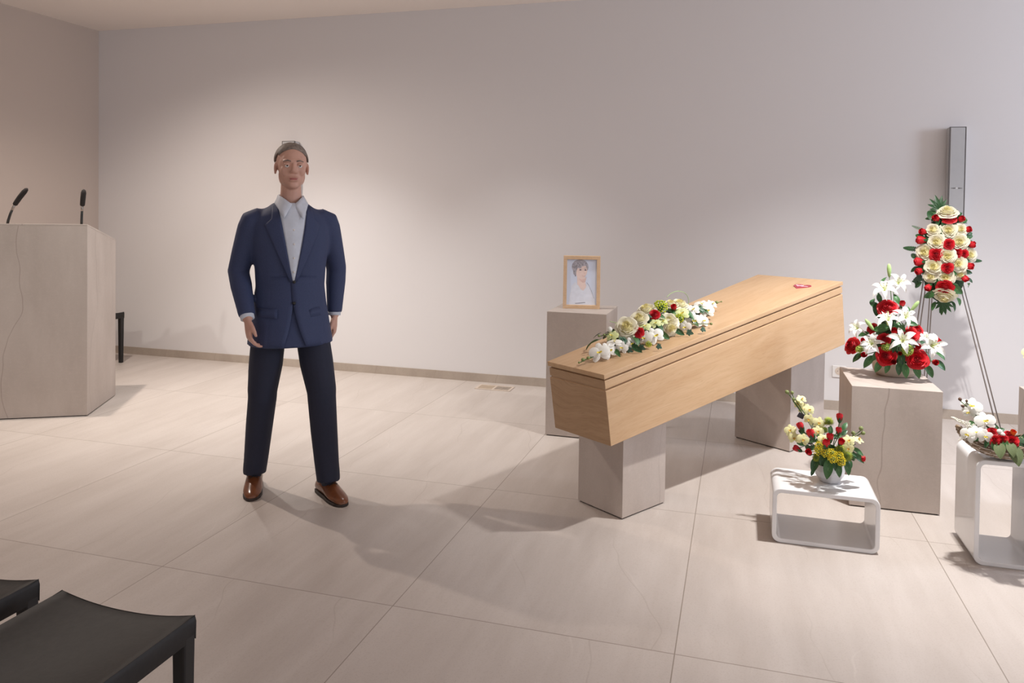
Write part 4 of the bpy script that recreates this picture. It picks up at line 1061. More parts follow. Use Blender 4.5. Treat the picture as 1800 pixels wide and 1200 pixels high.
def berries_mesh(name, seed, mat, count=60, size=0.15):
    rnd = random.Random(seed); b = MB()
    for k in range(count):
        z = 1 - (k + 0.5) / count * 1.4; r = math.sqrt(max(0, 1 - z * z)); a = k * 2.39996
        b.ball(Vector((r * math.cos(a), r * math.sin(a), z)) * rnd.uniform(0.70, 1.12), size * rnd.uniform(0.8, 1.15), 0, 6, 4)
    b.ball((0, 0, 0), 0.62, 1, 10, 7)
    return b.mesh(name, [mat, M['leaf_mid']])
def pompom_mesh(seed):
    rnd = random.Random(seed); b = MB()
    for k in range(260):
        z = 1 - (k + 0.5) / 260 * 1.7; r = math.sqrt(max(0, 1 - z * z)); a = k * 2.39996
        n = Vector((r * math.cos(a), r * math.sin(a), z)); u = n.orthogonal().normalized() * 0.045; w = n.cross(u)
        tip = n * rnd.uniform(0.85, 1.08) + Vector((rnd.uniform(-.1, .1), rnd.uniform(-.1, .1), 0)); c = n * 0.4
        i = [b.vert(c + u), b.vert(c - u * 0.5 + w * 0.87), b.vert(c - u * 0.5 - w * 0.87), b.vert(tip)]
        for f in ((0, 1, 3), (1, 2, 3), (2, 0, 3)): b.face([i[q] for q in f], 0)
    b.ball((0, 0, 0), 0.5, 1, 10, 7)
    return b.mesh('pompom_flower', [M['pompom'], M['leaf_mid']])
def leaf_mesh(name, mat, seed, wid=0.46, droop=0.35, fold=0.35):
    rnd = random.Random(seed); b = MB(); d = droop * rnd.uniform(0.7, 1.3); tw = rnd.uniform(-0.15, 0.15)
    rows = []
    for j in range(9):
        t = j / 8; w = wid * math.sin(PI * min(1, 0.04 + t ** 0.85 * 0.95)) ** 0.85 * (1.0 if t < 0.97 else 0.25)
        y = -1 + 2 * t; z = 0.25 * math.sin(PI * t * 0.7) - d * t * t
        rows.append([(w * s + tw * t * t, y, z + fold * w * abs(s) + 0.03 * math.sin(9 * t) * abs(s)) for s in (-1, -0.55, 0, 0.55, 1)])
    b.grid(rows, 0)
    b.tube([(0, -1.35, -0.05), (0, -1, 0.008), (tw * .25, 0, 0.25 * math.sin(PI * .35) - d * .25 + 0.012), (tw * 0.85, 0.85, 0.25 * math.sin(PI * .65) - d * .85 + 0.01)], [0.025, 0.025, 0.018, 0.006], 4, 1)
    return b.mesh(name, [mat, M['leaf_vein'] if name == 'leaf' else mat])
def outline_leaf(name, mat, lobes, seed, fold=0.25, droop=0.3):
    """lobed leaf: a fan of pointed lobes joined at the base"""
    b = MB()
    for ang, L, W, base in lobes:
        R = Matrix.Rotation(ang, 3, 'Z'); rows = []
        for j in range(7):
            t = j / 6; w = W * (0.45 + 0.55 * math.sin(PI * min(1, 0.25 + 0.7 * t))) * (1 - t ** 5 * 0.95)
            y = base[1]; r = []
            for s in (-1, 0, 1):
                p = R @ Vector((w * s, L * t, 0)) + Vector((base[0], base[1], 0))
                rr = p.length; r.append((p.x, p.y, fold * w * abs(s) - droop * 0.3 * rr * rr + 0.012 * (ang * 2)))
            rows.append(r)
        b.grid(rows, 0)
    return b.mesh(name, [mat])
def fern_mesh(name, mat, n=11, leaf_len=0.42, w=0.085, needle=False):
    b = MB(); b.tube([(0, -1.2, 0), (0, 0, 0.08), (0, 1, -0.02)], [0.03, 0.024, 0.008], 5, 0)
    for k in range(n):
        t = k / (n - 1); y = -0.85 + 1.75 * t; L = leaf_len * (math.sin(PI * (0.18 + 0.78 * t)) ** 0.7 + 0.08)
        for s in (-1, 1):
            a = s * math.radians(62 - 30 * t); R = Matrix.Rotation(-a, 3, 'Z'); rows = []
            for j in range(5):
                q = j / 4; ww = w * math.sin(PI * min(1, .15 + .83 * q))
                rows.append([R @ Vector((ww * e, L * q, 0.06 * q * (1 if needle else -1))) + Vector((0, y, 0.06)) for e in (-1, 0, 1)])
            b.grid(rows, 0)
    return b.mesh(name, [mat])
def astilbe_mesh(seed):
    rnd = random.Random(seed); b = MB(); b.tube([(0, -1.1, 0), (0, 1, 0)], [0.03, 0.01], 5, 0)
    for k in range(150):
        t = rnd.random(); r = 0.30 * (1 - t) ** 0.8 + 0.02; a = rnd.uniform(0, 6.28)
        c = Vector((r * math.cos(a) * rnd.uniform(.4, 1), -0.85 + 1.85 * t, r * math.sin(a) * rnd.uniform(.4, 1)))
        b.ball(c, (0.045, 0.075, 0.045), 0, 5, 4)
    return b.mesh('astilbe_spike', [M['astilbe']])

MESH = {}
def variants(key, fn, n):
    MESH[key] = [fn(i) for i in range(n)]
variants('rose_red', lambda i: rose_mesh('rose', 10 + i, [M['rose_red'], M['rose_red_in']]), 3)
variants('rose_cream', lambda i: rose_mesh('rose', 20 + i, [M['rose_cream'], M['rose_cream_in']]), 3)
variants('lily', lily_mesh, 3); variants('stamens', lily_stamens, 2)
for k in ('white', 'green', 'yellow'): variants('orchid_' + k, lambda i, k=k: orchid_mesh('orchid', i, M['orchid_' + k]), 2)
MESH['lip_white'] = [orchid_lip(M['lip_yellow'], M['orchid_white'])]; MESH['lip_green'] = [orchid_lip(M['lip_yellow'], M['orchid_green'])]; MESH['lip_yellow'] = [orchid_lip(M['lip_orange'], M['lip_yellow'])]
variants('rosebud_red', lambda i: rosebud_mesh(30 + i, [M['rose_red'], M['rose_red_in']]), 2)
variants('rosebud_orange', lambda i: rosebud_mesh(40 + i, [M['orange'], M['rose_red']]), 1)
variants('sepals', rosebud_sepals, 2)
MESH['bud'] = [bud_mesh(M['bud_green'])]; MESH['bud_brown'] = [bud_mesh(M['bud_brown'])]; MESH['bud_white'] = [bud_mesh(M['orchid_white'])]
MESH['lily_bud'] = [lily_bud_mesh()]
variants('hydrangea_green', lambda i: hydrangea_mesh('hydrangea', i, M['hydra_green']), 2)
MESH['hydrangea_lime'] = [berries_mesh('viburnum', 3, M['hydra_lime'])]
variants('hydrangea_yellow', lambda i: berries_mesh('yellow_cluster', i, M['yellow'], 64, 0.125), 2)
variants('pompom', pompom_mesh, 2)
variants('leaf', lambda i: leaf_mesh('leaf', M['leaf'] if i % 2 else M['leaf_mid'], i), 4)
variants('leaf_matte', lambda i: leaf_mesh('broad_leaf', M['leaf_matte'], 70 + i, 0.60, 0.3, 0.25), 2)
IVY = [(0, 1.0, 0.34, (0, -0.25)), (0.95, 0.75, 0.28, (0, -0.25)), (-0.95, 0.75, 0.28, (0, -0.25)), (1.9, 0.55, 0.24, (0, -0.25)), (-1.9, 0.55, 0.24, (0, -0.25))]
MESH['ivy'] = [outline_leaf('ivy_leaf', M['leaf_ivy'], IVY, 0)]
SPL = [(0, 1.35, 0.20, (0, -0.6)), (0.42, 1.25, 0.17, (0, -0.6)), (-0.42, 1.25, 0.17, (0, -0.6)), (0.85, 1.05, 0.16, (0, -0.6)), (-0.85, 1.05, 0.16, (0, -0.6)), (1.3, 0.8, 0.14, (0, -0.6)), (-1.3, 0.8, 0.14, (0, -0.6))]
MESH['split_leaf'] = [outline_leaf('split_leaf', M['leaf'], SPL, 0)]
MESH['fern'] = [fern_mesh('fern_frond', M['leaf'])]; MESH['sprig'] = [fern_mesh('sprig', M['leaf_mid'], 15, 0.34, 0.03, True)]
variants('astilbe', astilbe_mesh, 2)

NAME = dict(rose_red='rose', rose_cream='rose', rosebud_red='rosebud', rosebud_orange='rosebud', orchid_white='orchid', orchid_green='orchid', orchid_yellow='orchid', bud='bud', bud_brown='bud', bud_white='bud',
            hydrangea_green='hydrangea', hydrangea_yellow='yellow_cluster', hydrangea_lime='viburnum', pompom='pompom_flower', leaf='leaf', leaf_matte='broad_leaf', ivy='ivy_leaf', fern='fern_frond', sprig='sprig', split_leaf='split_leaf', astilbe='astilbe_spike', lily='lily', lily_bud='lily_bud')
PLABEL = dict(rose_red='red rose', rose_cream='cream rose', rosebud_red='red rosebud', rosebud_orange='orange rosebud', orchid_white='white orchid bloom', orchid_green='pale green orchid bloom', orchid_yellow='pale yellow orchid bloom', bud='small olive green bud', bud_brown='small brown bud', bud_white='white bud', lily='white lily', lily_bud='pale green lily bud', hydrangea_green='lime green floret cluster', hydrangea_yellow='cluster of tiny yellow flowers', hydrangea_lime='bright lime berry cluster', pompom='spiky lime green flower', astilbe='ivory feathery spike')
FLAT = ('leaf', 'leaf_matte', 'ivy', 'fern', 'sprig', 'split_leaf', 'astilbe')
STEMS = {'orchid_yellow', 'bud', 'bud_brown', 'lily', 'lily_bud', 'rosebud_red', 'rosebud_orange', 'pompom', 'rose_red', 'orchid_white', 'bud_white', 'astilbe', 'fern', 'sprig'}
def arrange(root, items, centre, seed, core=0.10, stem=True, up=(0, 0, 1), spread=None, floor=None):
    """hang every bloom and leaf of an arrangement under its thing"""
    rnd = random.Random(seed); centre = Vector(centre); up = Vector(up)
    for k, x, y, z, nx, ny, nz, r in items:
        p = Vector((x, y, z)); n = Vector((nx, ny, nz)).normalized()
        me = rnd.choice(MESH[k])
        if k in FLAT:
            d = p - (centre if spread is None else Vector(spread(p)))
            yv = d - n * d.dot(n)
            if yv.length < 1e-4: yv = up - n * up.dot(n)
            yv.normalize()
        elif k.startswith('orchid'):
            yv = up - n * up.dot(n); yv = (yv.normalized() if yv.length > 0.05 else n.orthogonal().normalized())
            yv = Matrix.Rotation(rnd.uniform(-0.35, 0.35), 3, n) @ yv
        else:
            yv = Matrix.Rotation(rnd.uniform(0, 6.28), 3, n) @ n.orthogonal().normalized()
        xv = yv.cross(n)
        m = Matrix((xv, yv, n)).transposed().to_4x4()
        m = Matrix.Translation(p) @ m @ Matrix.Scale(r, 4)
        if floor is not None:      # keep petals and leaf tips on top of what the arrangement lies on
            low = min((m @ v.co).z for v in me.vertices)
            if low < floor: p = p + Vector((0, 0, floor - low)); m.translation = p
        o = link(NAME[k], me, root); o.matrix_basis = m
        if k in PLABEL: o['label'] = PLABEL[k]
        if k == 'lily': link('stamens', rnd.choice(MESH['stamens']), o)
        if k.startswith('orchid'): link('lip', MESH['lip_' + k.split('_')[1]][0], o)
        if k.startswith('rosebud'): link('sepals', rnd.choice(MESH['sepals']), o)
        if stem and k in STEMS and (p - centre).length > core * 0.9:
            back = p - n * r * (0.95 if not k.startswith('rose_') else 0.4) if k not in FLAT else p - yv * r
            inv = m.inverted()
            mid = centre.lerp(back, 0.55) + Vector((0, 0, 0.02)) * 0.5
            s = MB(); s.tube([inv @ centre.lerp(back, 0.15), inv @ mid, inv @ back.lerp(mid, 0.3), inv @ back], 0.0021 / r, 6)
            st = part('stem', s, M['stem'] if not k.startswith('orchid') else M['stem_dark'], o, True)
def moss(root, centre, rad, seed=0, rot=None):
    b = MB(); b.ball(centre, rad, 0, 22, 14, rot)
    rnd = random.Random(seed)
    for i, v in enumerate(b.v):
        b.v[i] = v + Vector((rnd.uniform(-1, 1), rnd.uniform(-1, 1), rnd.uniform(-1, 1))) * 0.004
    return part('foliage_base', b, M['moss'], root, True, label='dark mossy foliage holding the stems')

def extra_leaves(seed, count, c, rad, size, ymax, zlim):
    """more leaves tucked in on the near side of an ellipsoid body"""
    rnd = random.Random(seed); out = []
    while len(out) < count:
        d = Vector((rnd.gauss(0, 1), rnd.gauss(0, 1), rnd.gauss(0, 1))).normalized()
        if d.y > ymax + 0.45: continue
        if zlim is not None and not (zlim[0] <= d.z <= zlim[1]): continue
        p = (c[0] + d.x * rad[0], c[1] + d.y * rad[1], c[2] + d.z * rad[2])
        n = Vector((d.x * 0.6 + rnd.uniform(-.3, .3), d.y * 0.6 - 0.45, d.z * 0.3 + 0.25 + rnd.uniform(-.3, .3))).normalized()
        out.append(('leaf', *p, *n, size * rnd.uniform(0.75, 1.2)))
    return out

# ---- spray on the coffin lid
SP = thing('coffin_spray', 'long low spray of white orchids, cream and red roses lying on the coffin lid', 'flower arrangement')
SP.matrix_world = Matrix.Translation(CP + CD * 0.64) @ CM.to_4x4()
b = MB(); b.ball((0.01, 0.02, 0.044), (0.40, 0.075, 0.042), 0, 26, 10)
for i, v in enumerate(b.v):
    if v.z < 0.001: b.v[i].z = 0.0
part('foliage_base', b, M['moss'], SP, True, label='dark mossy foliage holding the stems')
def spray_leaves():
    """ivy and leaves fringing the spray and filling between its blooms"""
    rnd = random.Random(31); out = []
    for k in range(30):
        x = rnd.uniform(-0.46, 0.40); w = 0.115 * math.sqrt(max(0.1, 1 - (x / 0.55) ** 2)); s = rnd.choice((-1, -1, 1))
        out.append((rnd.choice(('leaf', 'ivy', 'leaf')), x, 0.02 + s * w * rnd.uniform(0.75, 1.05), rnd.uniform(0.03, 0.075), rnd.uniform(-.3, .3), s * 0.5, 0.8, 0.036 * rnd.uniform(0.8, 1.25)))
    return out
def swap(items):
    c = 0; out = []
    for it in items:
        if it[0] == 'hydrangea_yellow': it = ('hydrangea_lime',) + it[1:]
        elif it[0] == 'hydrangea_green': it = ('hydrangea_lime',) + it[1:]
        out.append(it)
    return out
arrange(SP, swap(SPRAY) + spray_leaves(), (0.0, 0.02, 0.02), 5, core=0.12, spread=lambda p: (p.x * 0.9, 0.03, 0.06), floor=0.0008)
for pts in GRASS:
    b = MB()
    P = [Vector((x, y + 0.03, z)) for x, y, z in pts]; Q = []
    for i in range(len(P) - 1):     # smooth the loop
        a, c, d, e = P[max(i - 1, 0)], P[i], P[i + 1], P[min(i + 2, len(P) - 1)]
        for k in range(6):
            t = k / 6; Q.append(0.5 * ((2 * c) + (d - a) * t + (2 * a - 5 * c + 4 * d - e) * t * t + (3 * c - a - 3 * d + e) * t ** 3))
    Q.append(P[-1]); b.tube(Q, 0.0016, 6)
    part('grass_loop', b, M['bud_lily'], SP, True)

# ---- arrangement on the plinth
PA = thing('flower_bowl', 'tall triangular arrangement of red roses and white lilies in a beige bowl on the plinth', 'flower arrangement', BOWLBASE)
b = MB(); b.lathe([(0.075, 0.0), (0.088, 0.003), (0.104, 0.03), (0.110, 0.066), (0.111, 0.080), (0.104, 0.080), (0.100, 0.06)], 40, 0, 1.06, 0.80); part('bowl', b, M['bowl'], PA, True)
moss(PA, (0, 0, 0.12), (0.095, 0.075, 0.075), 1); b = MB(); b.ball((-0.03, 0.02, 0.26), (0.04, 0.035, 0.14), 0, 12, 10); part('foliage_core', b, M['moss'], PA, True)
arrange(PA, [(k, x, y, z, a, b_, c, r * (1.13 if k == 'lily' else 1)) for k, x, y, z, a, b_, c, r in PED] + extra_leaves(22, 14, (0, 0, 0.13), (0.17, 0.13, 0.08), 0.034, 0.0, (-0.5, 0.6)) + extra_leaves(23, 12, (-0.02, 0.0, 0.27), (0.085, 0.06, 0.14), 0.034, 0.0, None), (0, 0, 0.13), 7, spread=lambda p: (p.x * 0.3, p.y * 0.3, 0.17 + 0.55 * max(0, p.z - 0.17)))

# ---- wreath
def side_buds(items):
    out = []
    for k, x, y, z, nx, ny, nz, r in items:
        if k == 'rosebud_red': ny += 0.35; r *= 1.25
        if k == 'rose_cream': r *= 0.92
        if k == 'rose_red': r *= 1.0; y -= 0.008
        out.append((k, x, y, z, nx, ny, nz, r))
    return out
WR = thing('standing_wreath', 'oval wreath of cream and red roses hung on the metal easel', 'flower arrangement', WREATHC)
moss(WR, (0, 0.005, 0.0), (0.135, 0.060, 0.285), 2)
arrange(WR, side_buds(WREATH) + extra_leaves(21, 34, (0, 0.02, 0), (0.170, 0.085, 0.34), 0.034, -0.2, None), (0, 0.02, 0.0), 9, core=0.2, stem=False, spread=lambda p: (p.x * 0.2, 0.03, p.z * 0.72))

# ---- pot
PT = thing('flower_pot', 'pale grey pot of yellow orchids, red rosebuds and yellow filler on the low table', 'flower arrangement', POTBASE)
b = MB(); b.lathe([(0.036, 0.0), (0.044, 0.002), (0.062, 0.028), (0.0665, 0.052), (0.060, 0.078), (0.054, 0.078), (0.052, 0.06)], 8); part('pot', b, M['pot'], PT, False, bevel=0.004)
moss(PT, (0, 0, 0.105), (0.062, 0.058, 0.055), 3)
arrange(PT, POT + extra_leaves(24, 16, (0, 0, 0.14), (0.095, 0.08, 0.08), 0.026, 0.0, (-0.5, 0.9)), (0, 0, 0.11), 11, core=0.07, spread=lambda p: (p.x * 0.45, p.y * 0.45, 0.15 + 0.6 * max(0, p.z - 0.16)))
k, x, y, z, nx, ny, nz, r = TAG[0]
b = MB(); b.box((-0.017, -0.0006, -0.012), (0.017, 0.0006, 0.012)); t = part('hang_tag', b, M['tag'], PT, label='small dark grey tag'); t.location = (x, y, z); t.rotation_euler = (0.2, 0.45, 0.5)

# ---- basket
BK = thing('flower_basket', 'boat-shaped wicker basket of white orchids and red roses on the upright table', 'flower arrangement', BASKETBASE)
def boat(t, a, inflate=0.0):
    """point of the boat shell: t 0 (keel) .. 1 (rim), a angle"""
    A, B = 0.176, 0.088; s = math.sin(t * PI / 2) ** 0.75
    c, sn = math.cos(a), math.sin(a)
    x = (A * s + inflate) * math.copysign(abs(c) ** 0.9, c) * 1.0
    y = (B * s + inflate) * math.copysign(abs(sn) ** 1.15, sn)
    z = 0.006 + 0.062 * t ** 1.5 + 0.045 * (abs(x) / A) ** 2.4
    return Vector((x, y, z))
b = MB(); bl = MB(); NS = 44
for ring in range(15):
    t = 0.16 + 0.84 * ring / 14; pts = [boat(t, 2 * PI * k / NS, 0.0042 * (1 if (k + ring) % 2 else -1)) for k in range(NS + 1)]
    (bl if ring % 4 == 2 else b).tube(pts, 0.0032, 5, caps=False)
bk = part('basket', b, M['wicker'], BK, True)
part('light_cane', bl, M['wicker_light'], bk, True, label='pale cane strands')
b = MB()
for k in range(NS // 2): b.tube([boat(0.10 + 0.9 * j / 6, 2 * PI * 2 * k / NS) for j in range(7)], 0.003, 5)
part('stake', b, M['wicker_light'], bk, True)
b = MB()
for ph in (0, PI):
    b.tube([boat(1.0, 2 * PI * k / 96) + Vector((0.004 * math.cos(k * 1.0 + ph) * math.cos(2 * PI * k / 96), 0.004 * math.cos(k * 1.0 + ph) * math.sin(2 * PI * k / 96), 0.006 + 0.004 * math.sin(k * 1.0 + ph))) for k in range(97)], 0.0046, 6, caps=False)
part('rim', b, M['wicker'], bk, True)
b = MB(); b.ball((0, 0, 0.055), (0.135, 0.062, 0.040), 0, 20, 10); part('foliage_base', b, M['moss'], BK, True)
arrange(BK, BASKET + extra_leaves(25, 12, (0.01, 0, 0.085), (0.13, 0.06, 0.04), 0.026, 0.0, (0.1, 0.9)), (0.0, 0.0, 0.06), 13, core=0.08, spread=lambda p: (p.x * 0.5, p.y * 0.3, 0.09))

# ---- arrangement on the plinth at the edge
SE = thing('edge_flowers', 'yellow-green orchid arrangement at the right edge, on the cut-off plinth', 'flower arrangement', (1.585, 4.03, 0.605))
b = MB(); b.lathe([(0.05, 0), (0.07, 0.01), (0.075, 0.07), (0.068, 0.07), (0.06, 0.05)], 28); part('pot', b, M['pot'], SE, True)
moss(SE, (0, 0, 0.09), (0.06, 0.06, 0.05), 6)
rr = random.Random(4); ITEMS = []
for k in range(8):
    a = 2 * PI * k / 8 + 0.2; ITEMS.append(('orchid_yellow' if k % 2 else 'orchid_green', 0.11 * math.cos(a), 0.10 * math.sin(a), 0.17 + 0.05 * rr.random(), math.cos(a), math.sin(a) - 0.4, 0.7, 0.036))
    ITEMS.append(('leaf', 0.075 * math.cos(a + .4), 0.075 * math.sin(a + .4), 0.10, math.cos(a + .4), math.sin(a + .4), 0.5, 0.05))
ITEMS.append(('orchid_yellow', -0.232, 0.0, 0.20, -0.5, -0.9, 0.4, 0.036))
arrange(SE, ITEMS, (0, 0, 0.10), 15, core=0.05)

# ------------------------------------------------------------------ the walking man (faces local -Y, his left is +X)
MAN = thing('person', 'man in a navy suit and brown shoes walking forward beside the lectern', 'person', (-2.235, 3.335, 0.0), math.radians(40))
def limb(b, pts, n=14, m=0):
    """tapered limb: list of (centre, rx, ry) with rings across the limb's own axis"""
    P = [Vector(p[0]) for p in pts]; rings = []
    for i, p in enumerate(pts):
        t = (P[min(i + 1, len(P) - 1)] - P[max(i - 1, 0)]).normalized()
        a = Vector((1, 0, 0)); a = (a - t * a.dot(t))
        if a.length < 0.2: a = Vector((0, 1, 0)) - t * t.y
        a.normalize(); c = t.cross(a)
        rings.append([P[i] + a * p[1] * math.cos(2 * PI * k / n) + c * p[2] * math.sin(2 * PI * k / n) for k in range(n)])
    idx = b.grid(rings, m, True); b.cap(idx[0], m, True); b.cap(idx[-1], m)
def fuse(o, voxel, smooth=4, fac=0.5):
    r = o.modifiers.new('fuse', 'REMESH'); r.mode = 'VOXEL'; r.voxel_size = voxel; r.use_smooth_shade = True
    s = o.modifiers.new('soften', 'SMOOTH'); s.iterations = smooth; s.factor = fac
    return o
HIP_R, KNE_R, ANK_R = Vector((-0.095, 0.0, 0.90)), Vector((-0.135, -0.035, 0.49)), Vector((-0.165, 0.035, 0.085))
HIP_L, KNE_L, ANK_L = Vector((0.095, 0.0, 0.90)), Vector((0.135, -0.185, 0.50)), Vector((0.165, -0.215, 0.085))
SH_R, ELB_R, WRI_R = Vector((-0.180, 0.02, 1.405)), Vector((-0.248, 0.04, 1.125)), Vector((-0.212, -0.125, 0.900))
SH_L, ELB_L, WRI_L = Vector((0.180, 0.02, 1.405)), Vector((0.246, 0.085, 1.130)), Vector((0.232, 0.050, 0.875))
HC = Vector((0.0, -0.025, 1.655))    # centre of the head

b = MB()
# trunk, neck
limb(b, [((0, 0, 0.84), .13, .085), ((0, 0, .92), .155, .10), ((0, -.005, 1.05), .138, .092), ((0, -.008, 1.2), .15, .10), ((0, 0, 1.33), .168, .105), ((0, .012, 1.42), .14, .08), ((0, .014, 1.455), .075, .065)], 20)
limb(b, [((0, .02, 1.40), .075, .07), ((0, .012, 1.48), .056, .058), ((0, .002, 1.54), .051, .055), ((0, .002, 1.60), .050, .056)], 18)
for h, k, a in ((HIP_R, KNE_R, ANK_R), (HIP_L, KNE_L, ANK_L)):
    limb(b, [(h, .078, .085), (h.lerp(k, .4), .070, .074), (k + Vector((0, 0, .05)), .052, .056), (k, .048, .052), (k.lerp(a, .35), .047, .055), (k.lerp(a, .8), .032, .036), (a, .030, .034), (a + Vector((0, .012, -.035)), .022, .026)])
for s, e, w in ((SH_R, ELB_R, WRI_R), (SH_L, ELB_L, WRI_L)):
    limb(b, [(s, .048, .05), (s.lerp(e, .5), .043, .045), (e, .036, .038), (e.lerp(w, .35), .036, .037), (w, .025, .021)])
def hand(b, w, d, back, side):
    """relaxed hand: w wrist, d direction of the fingers, back the back of the hand, side +1 puts the thumb along +s"""
    d = d.normalized(); back = (back - d * back.dot(d)).normalized(); s = d.cross(back) * side
    def Q(x, y, z): return w + s * x + d * y + back * z
    limbs = [[(Q(0, -.02, 0), .024, .020), (Q(.0, .02, 0), .032, .017), (Q(.001, .055, .0), .040, .016), (Q(.0, .088, -.002), .039, .013), (Q(0, .097, -.004), .034, .009)]]
    P = limbs[0]; rings = []; n = 14
    for c, rx, rz in P: rings.append([c + s * rx * math.cos(2 * PI * k / n) + back * rz * math.sin(2 * PI * k / n) for k in range(n)])
    idx = b.grid(rings, 0, True); b.cap(idx[0], 0, True); b.cap(idx[-1], 0)
    for x, L, cu in ((.0285, .070, .35), (.0095, .078, .42), (-.0095, .073, .50), (-.0275, .058, .58)):
        pts = [Q(x * .9, .075, -.002)]; a = 0.12; p = Q(x, .092, -.003)
        pts.append(p)
        for seg in (.45, .30, .25):
            a += cu; p = p + (d * math.cos(a) - back * math.sin(a) + s * x * 0.6) * L * seg; pts.append(p)
        b.tube(pts, [.0088, .0090, .0084, .0076, .0056], 9)
    p0 = Q(.022, .018, -.004); p1 = Q(.044, .046, -.012); p2 = Q(.050, .072, -.020); p3 = Q(.047, .092, -.026)
    b.tube([p0, p1, p2, p3], [.0135, .0118, .0098, .0065], 9)
hand(b, WRI_R, Vector((0.06, -0.22, -1.0)), Vector((-1, -0.1, 0)), -1)
hand(b, WRI_L, Vector((-0.02, -0.10, -1.0)), Vector((1, -0.2, 0)), 1)
# head: skull, jaw, brow, cheeks, nose, lips, chin, ears
def hb(c, r, rot=None): b.ball(HC + Vector(c), r, 0, 18, 12, rot)
hb((0, .020, .035), (.076, .094, .084)); hb((0, -.022, .005), (.068, .066, .090)); hb((0, -.030, -.050), (.055, .052, .060)); hb((0, -.060, -.088), (.026, .020, .019))
hb((0, -.072, .030), (.052, .018, .014)); hb((.040, -.060, -.018), (.022, .020, .026)); hb((-.040, -.060, -.018), (.022, .020, .026))
hb((0, -.082, -.066), (.024, .010, .0062)); hb((0, -.081, -.054), (.026, .010, .0055)); hb((.046, -.006, -.040), (.019, .042, .046)); hb((-.046, -.006, -.040), (.019, .042, .046))
limb(b, [(HC + Vector((0, -.078, .028)), .008, .008), (HC + Vector((0, -.093, .004)), .010, .010), (HC + Vector((0, -.102, -.016)), .0135, .012), (HC + Vector((0, -.094, -.028)), .012, .008)], 10)
hb((.011, -.090, -.024), (.0085, .0095, .0075)); hb((-.011, -.090, -.024), (.0085, .0095, .0075))
for sx in (-1, 1):
    hb((sx * .078, .012, -.002), (.007, .017, .031), Matrix.Rotation(sx * 0.35, 3, 'Z')); hb((sx * .079, .008, -.024), (.006, .010, .011))
body = part('body', b, M['skin'], MAN, True); fuse(body, 0.0042, 5, 0.5)
for sx in (-1, 1):
    b = MB(); c = HC + Vector((sx * .031, -.0785, .008)); b.ball(c, .0112, 0, 14, 10); e = part('eye', b, M['eye_white'], MAN, True)
    b = MB(); b.ball(c + Vector((0, -.0075, 0)), (.0056, .0052, .0056), 0, 12, 8); part('iris', b, M['eye_dark'], e, True)
    b = MB(); b.ball(c + Vector((0, -.0014, .0062)), (.0150, .0130, .0088), 0, 12, 8); part('eyelid', b, M['skin'], e, True)
    b = MB(); b.tube([HC + Vector((sx * .014, -.0900, .029)), HC + Vector((sx * .030, -.0885, .0335)), HC + Vector((sx * .049, -.076, .028))], [.0026, .0034, .0018], 8); part('eyebrow', b, M['hair'], MAN, True)
b = MB(); b.ball(HC + Vector((0, -.0872, -.0560)), (.023, .0056, .0034), 0, 12, 8); b.ball(HC + Vector((0, -.0872, -.0622)), (.020, .0058, .0042), 0, 12, 8); part('lips', b, M['lips'], MAN, True)
# short hair, thin on top
b = MB(); rows = []; nu = 40
for j in range(15):
    th = (PI * 0.60) * j / 14; row = []
    for k in range(nu):
        a = 2 * PI * k / nu; front = max(0.0, -math.sin(a))
        lim = 0.60 - 0.34 * front ** 0.7 - (0.09 if abs(math.cos(a)) > 0.93 else 0)
        t2 = th / (PI * 0.60) * PI * lim
        p = Vector((.0785 * math.sin(t2) * math.cos(a), .0975 * math.sin(t2) * math.sin(a), .0875 * math.cos(t2)))
        k2 = 1 + 0.012 * math.sin(13 * a + 5 * t2) + (0.03 if front < .3 else 0.0) - (0.03 + 0.045 * front ** 0.5) * (j / 14) ** 3
        row.append(HC + Vector((0, .021, .036)) + p * k2)
    rows.append(row)
idx = b.grid(rows, 0, True)
hair = part('hair', b, M['hair'], MAN, True); sd = hair.modifiers.new('thick', 'SOLIDIFY'); sd.thickness = 0.006; sd.offset = -1

# ---- clothes
TZ = [(0.755, .212, .170, -.030), (0.85, .198, .152, -.014), (0.95, .182, .132, -.004), (1.05, .170, .122, -.006), (1.15, .176, .126, -.006), (1.27, .194, .134, 0.0), (1.35, .196, .128, .006), (1.41, .172, .112, .012), (1.445, .122, .094, .016), (1.476, .084, .078, .018)]
def torso(z):
    for (z0, *p0), (z1, *p1) in zip(TZ[:-1], TZ[1:]):
        if z <= z1:
            t = max(0, (z - z0) / (z1 - z0)); return [u + (v - u) * t for u, v in zip(p0, p1)]
    return TZ[-1][1:]
def front(x, z, off=0.0):
    rx, ry, cy = torso(z); q = max(-0.98, min(0.98, x / rx))
    return Vector((x, cy - (ry + off) * math.sqrt(1 - q * q), z))
b = MB(); n = 28; rows = []
for z, rx, ry, cy in TZ:
    rows.append([(rx * math.copysign(abs(math.cos(2 * PI * k / n)) ** 0.86, math.cos(2 * PI * k / n)), cy + ry * math.copysign(abs(math.sin(2 * PI * k / n)) ** 0.95, math.sin(2 * PI * k / n)), z) for k in range(n)])
idx = b.grid(rows, 0, True); b.cap(idx[0], 0, True); b.cap(idx[-1], 0)
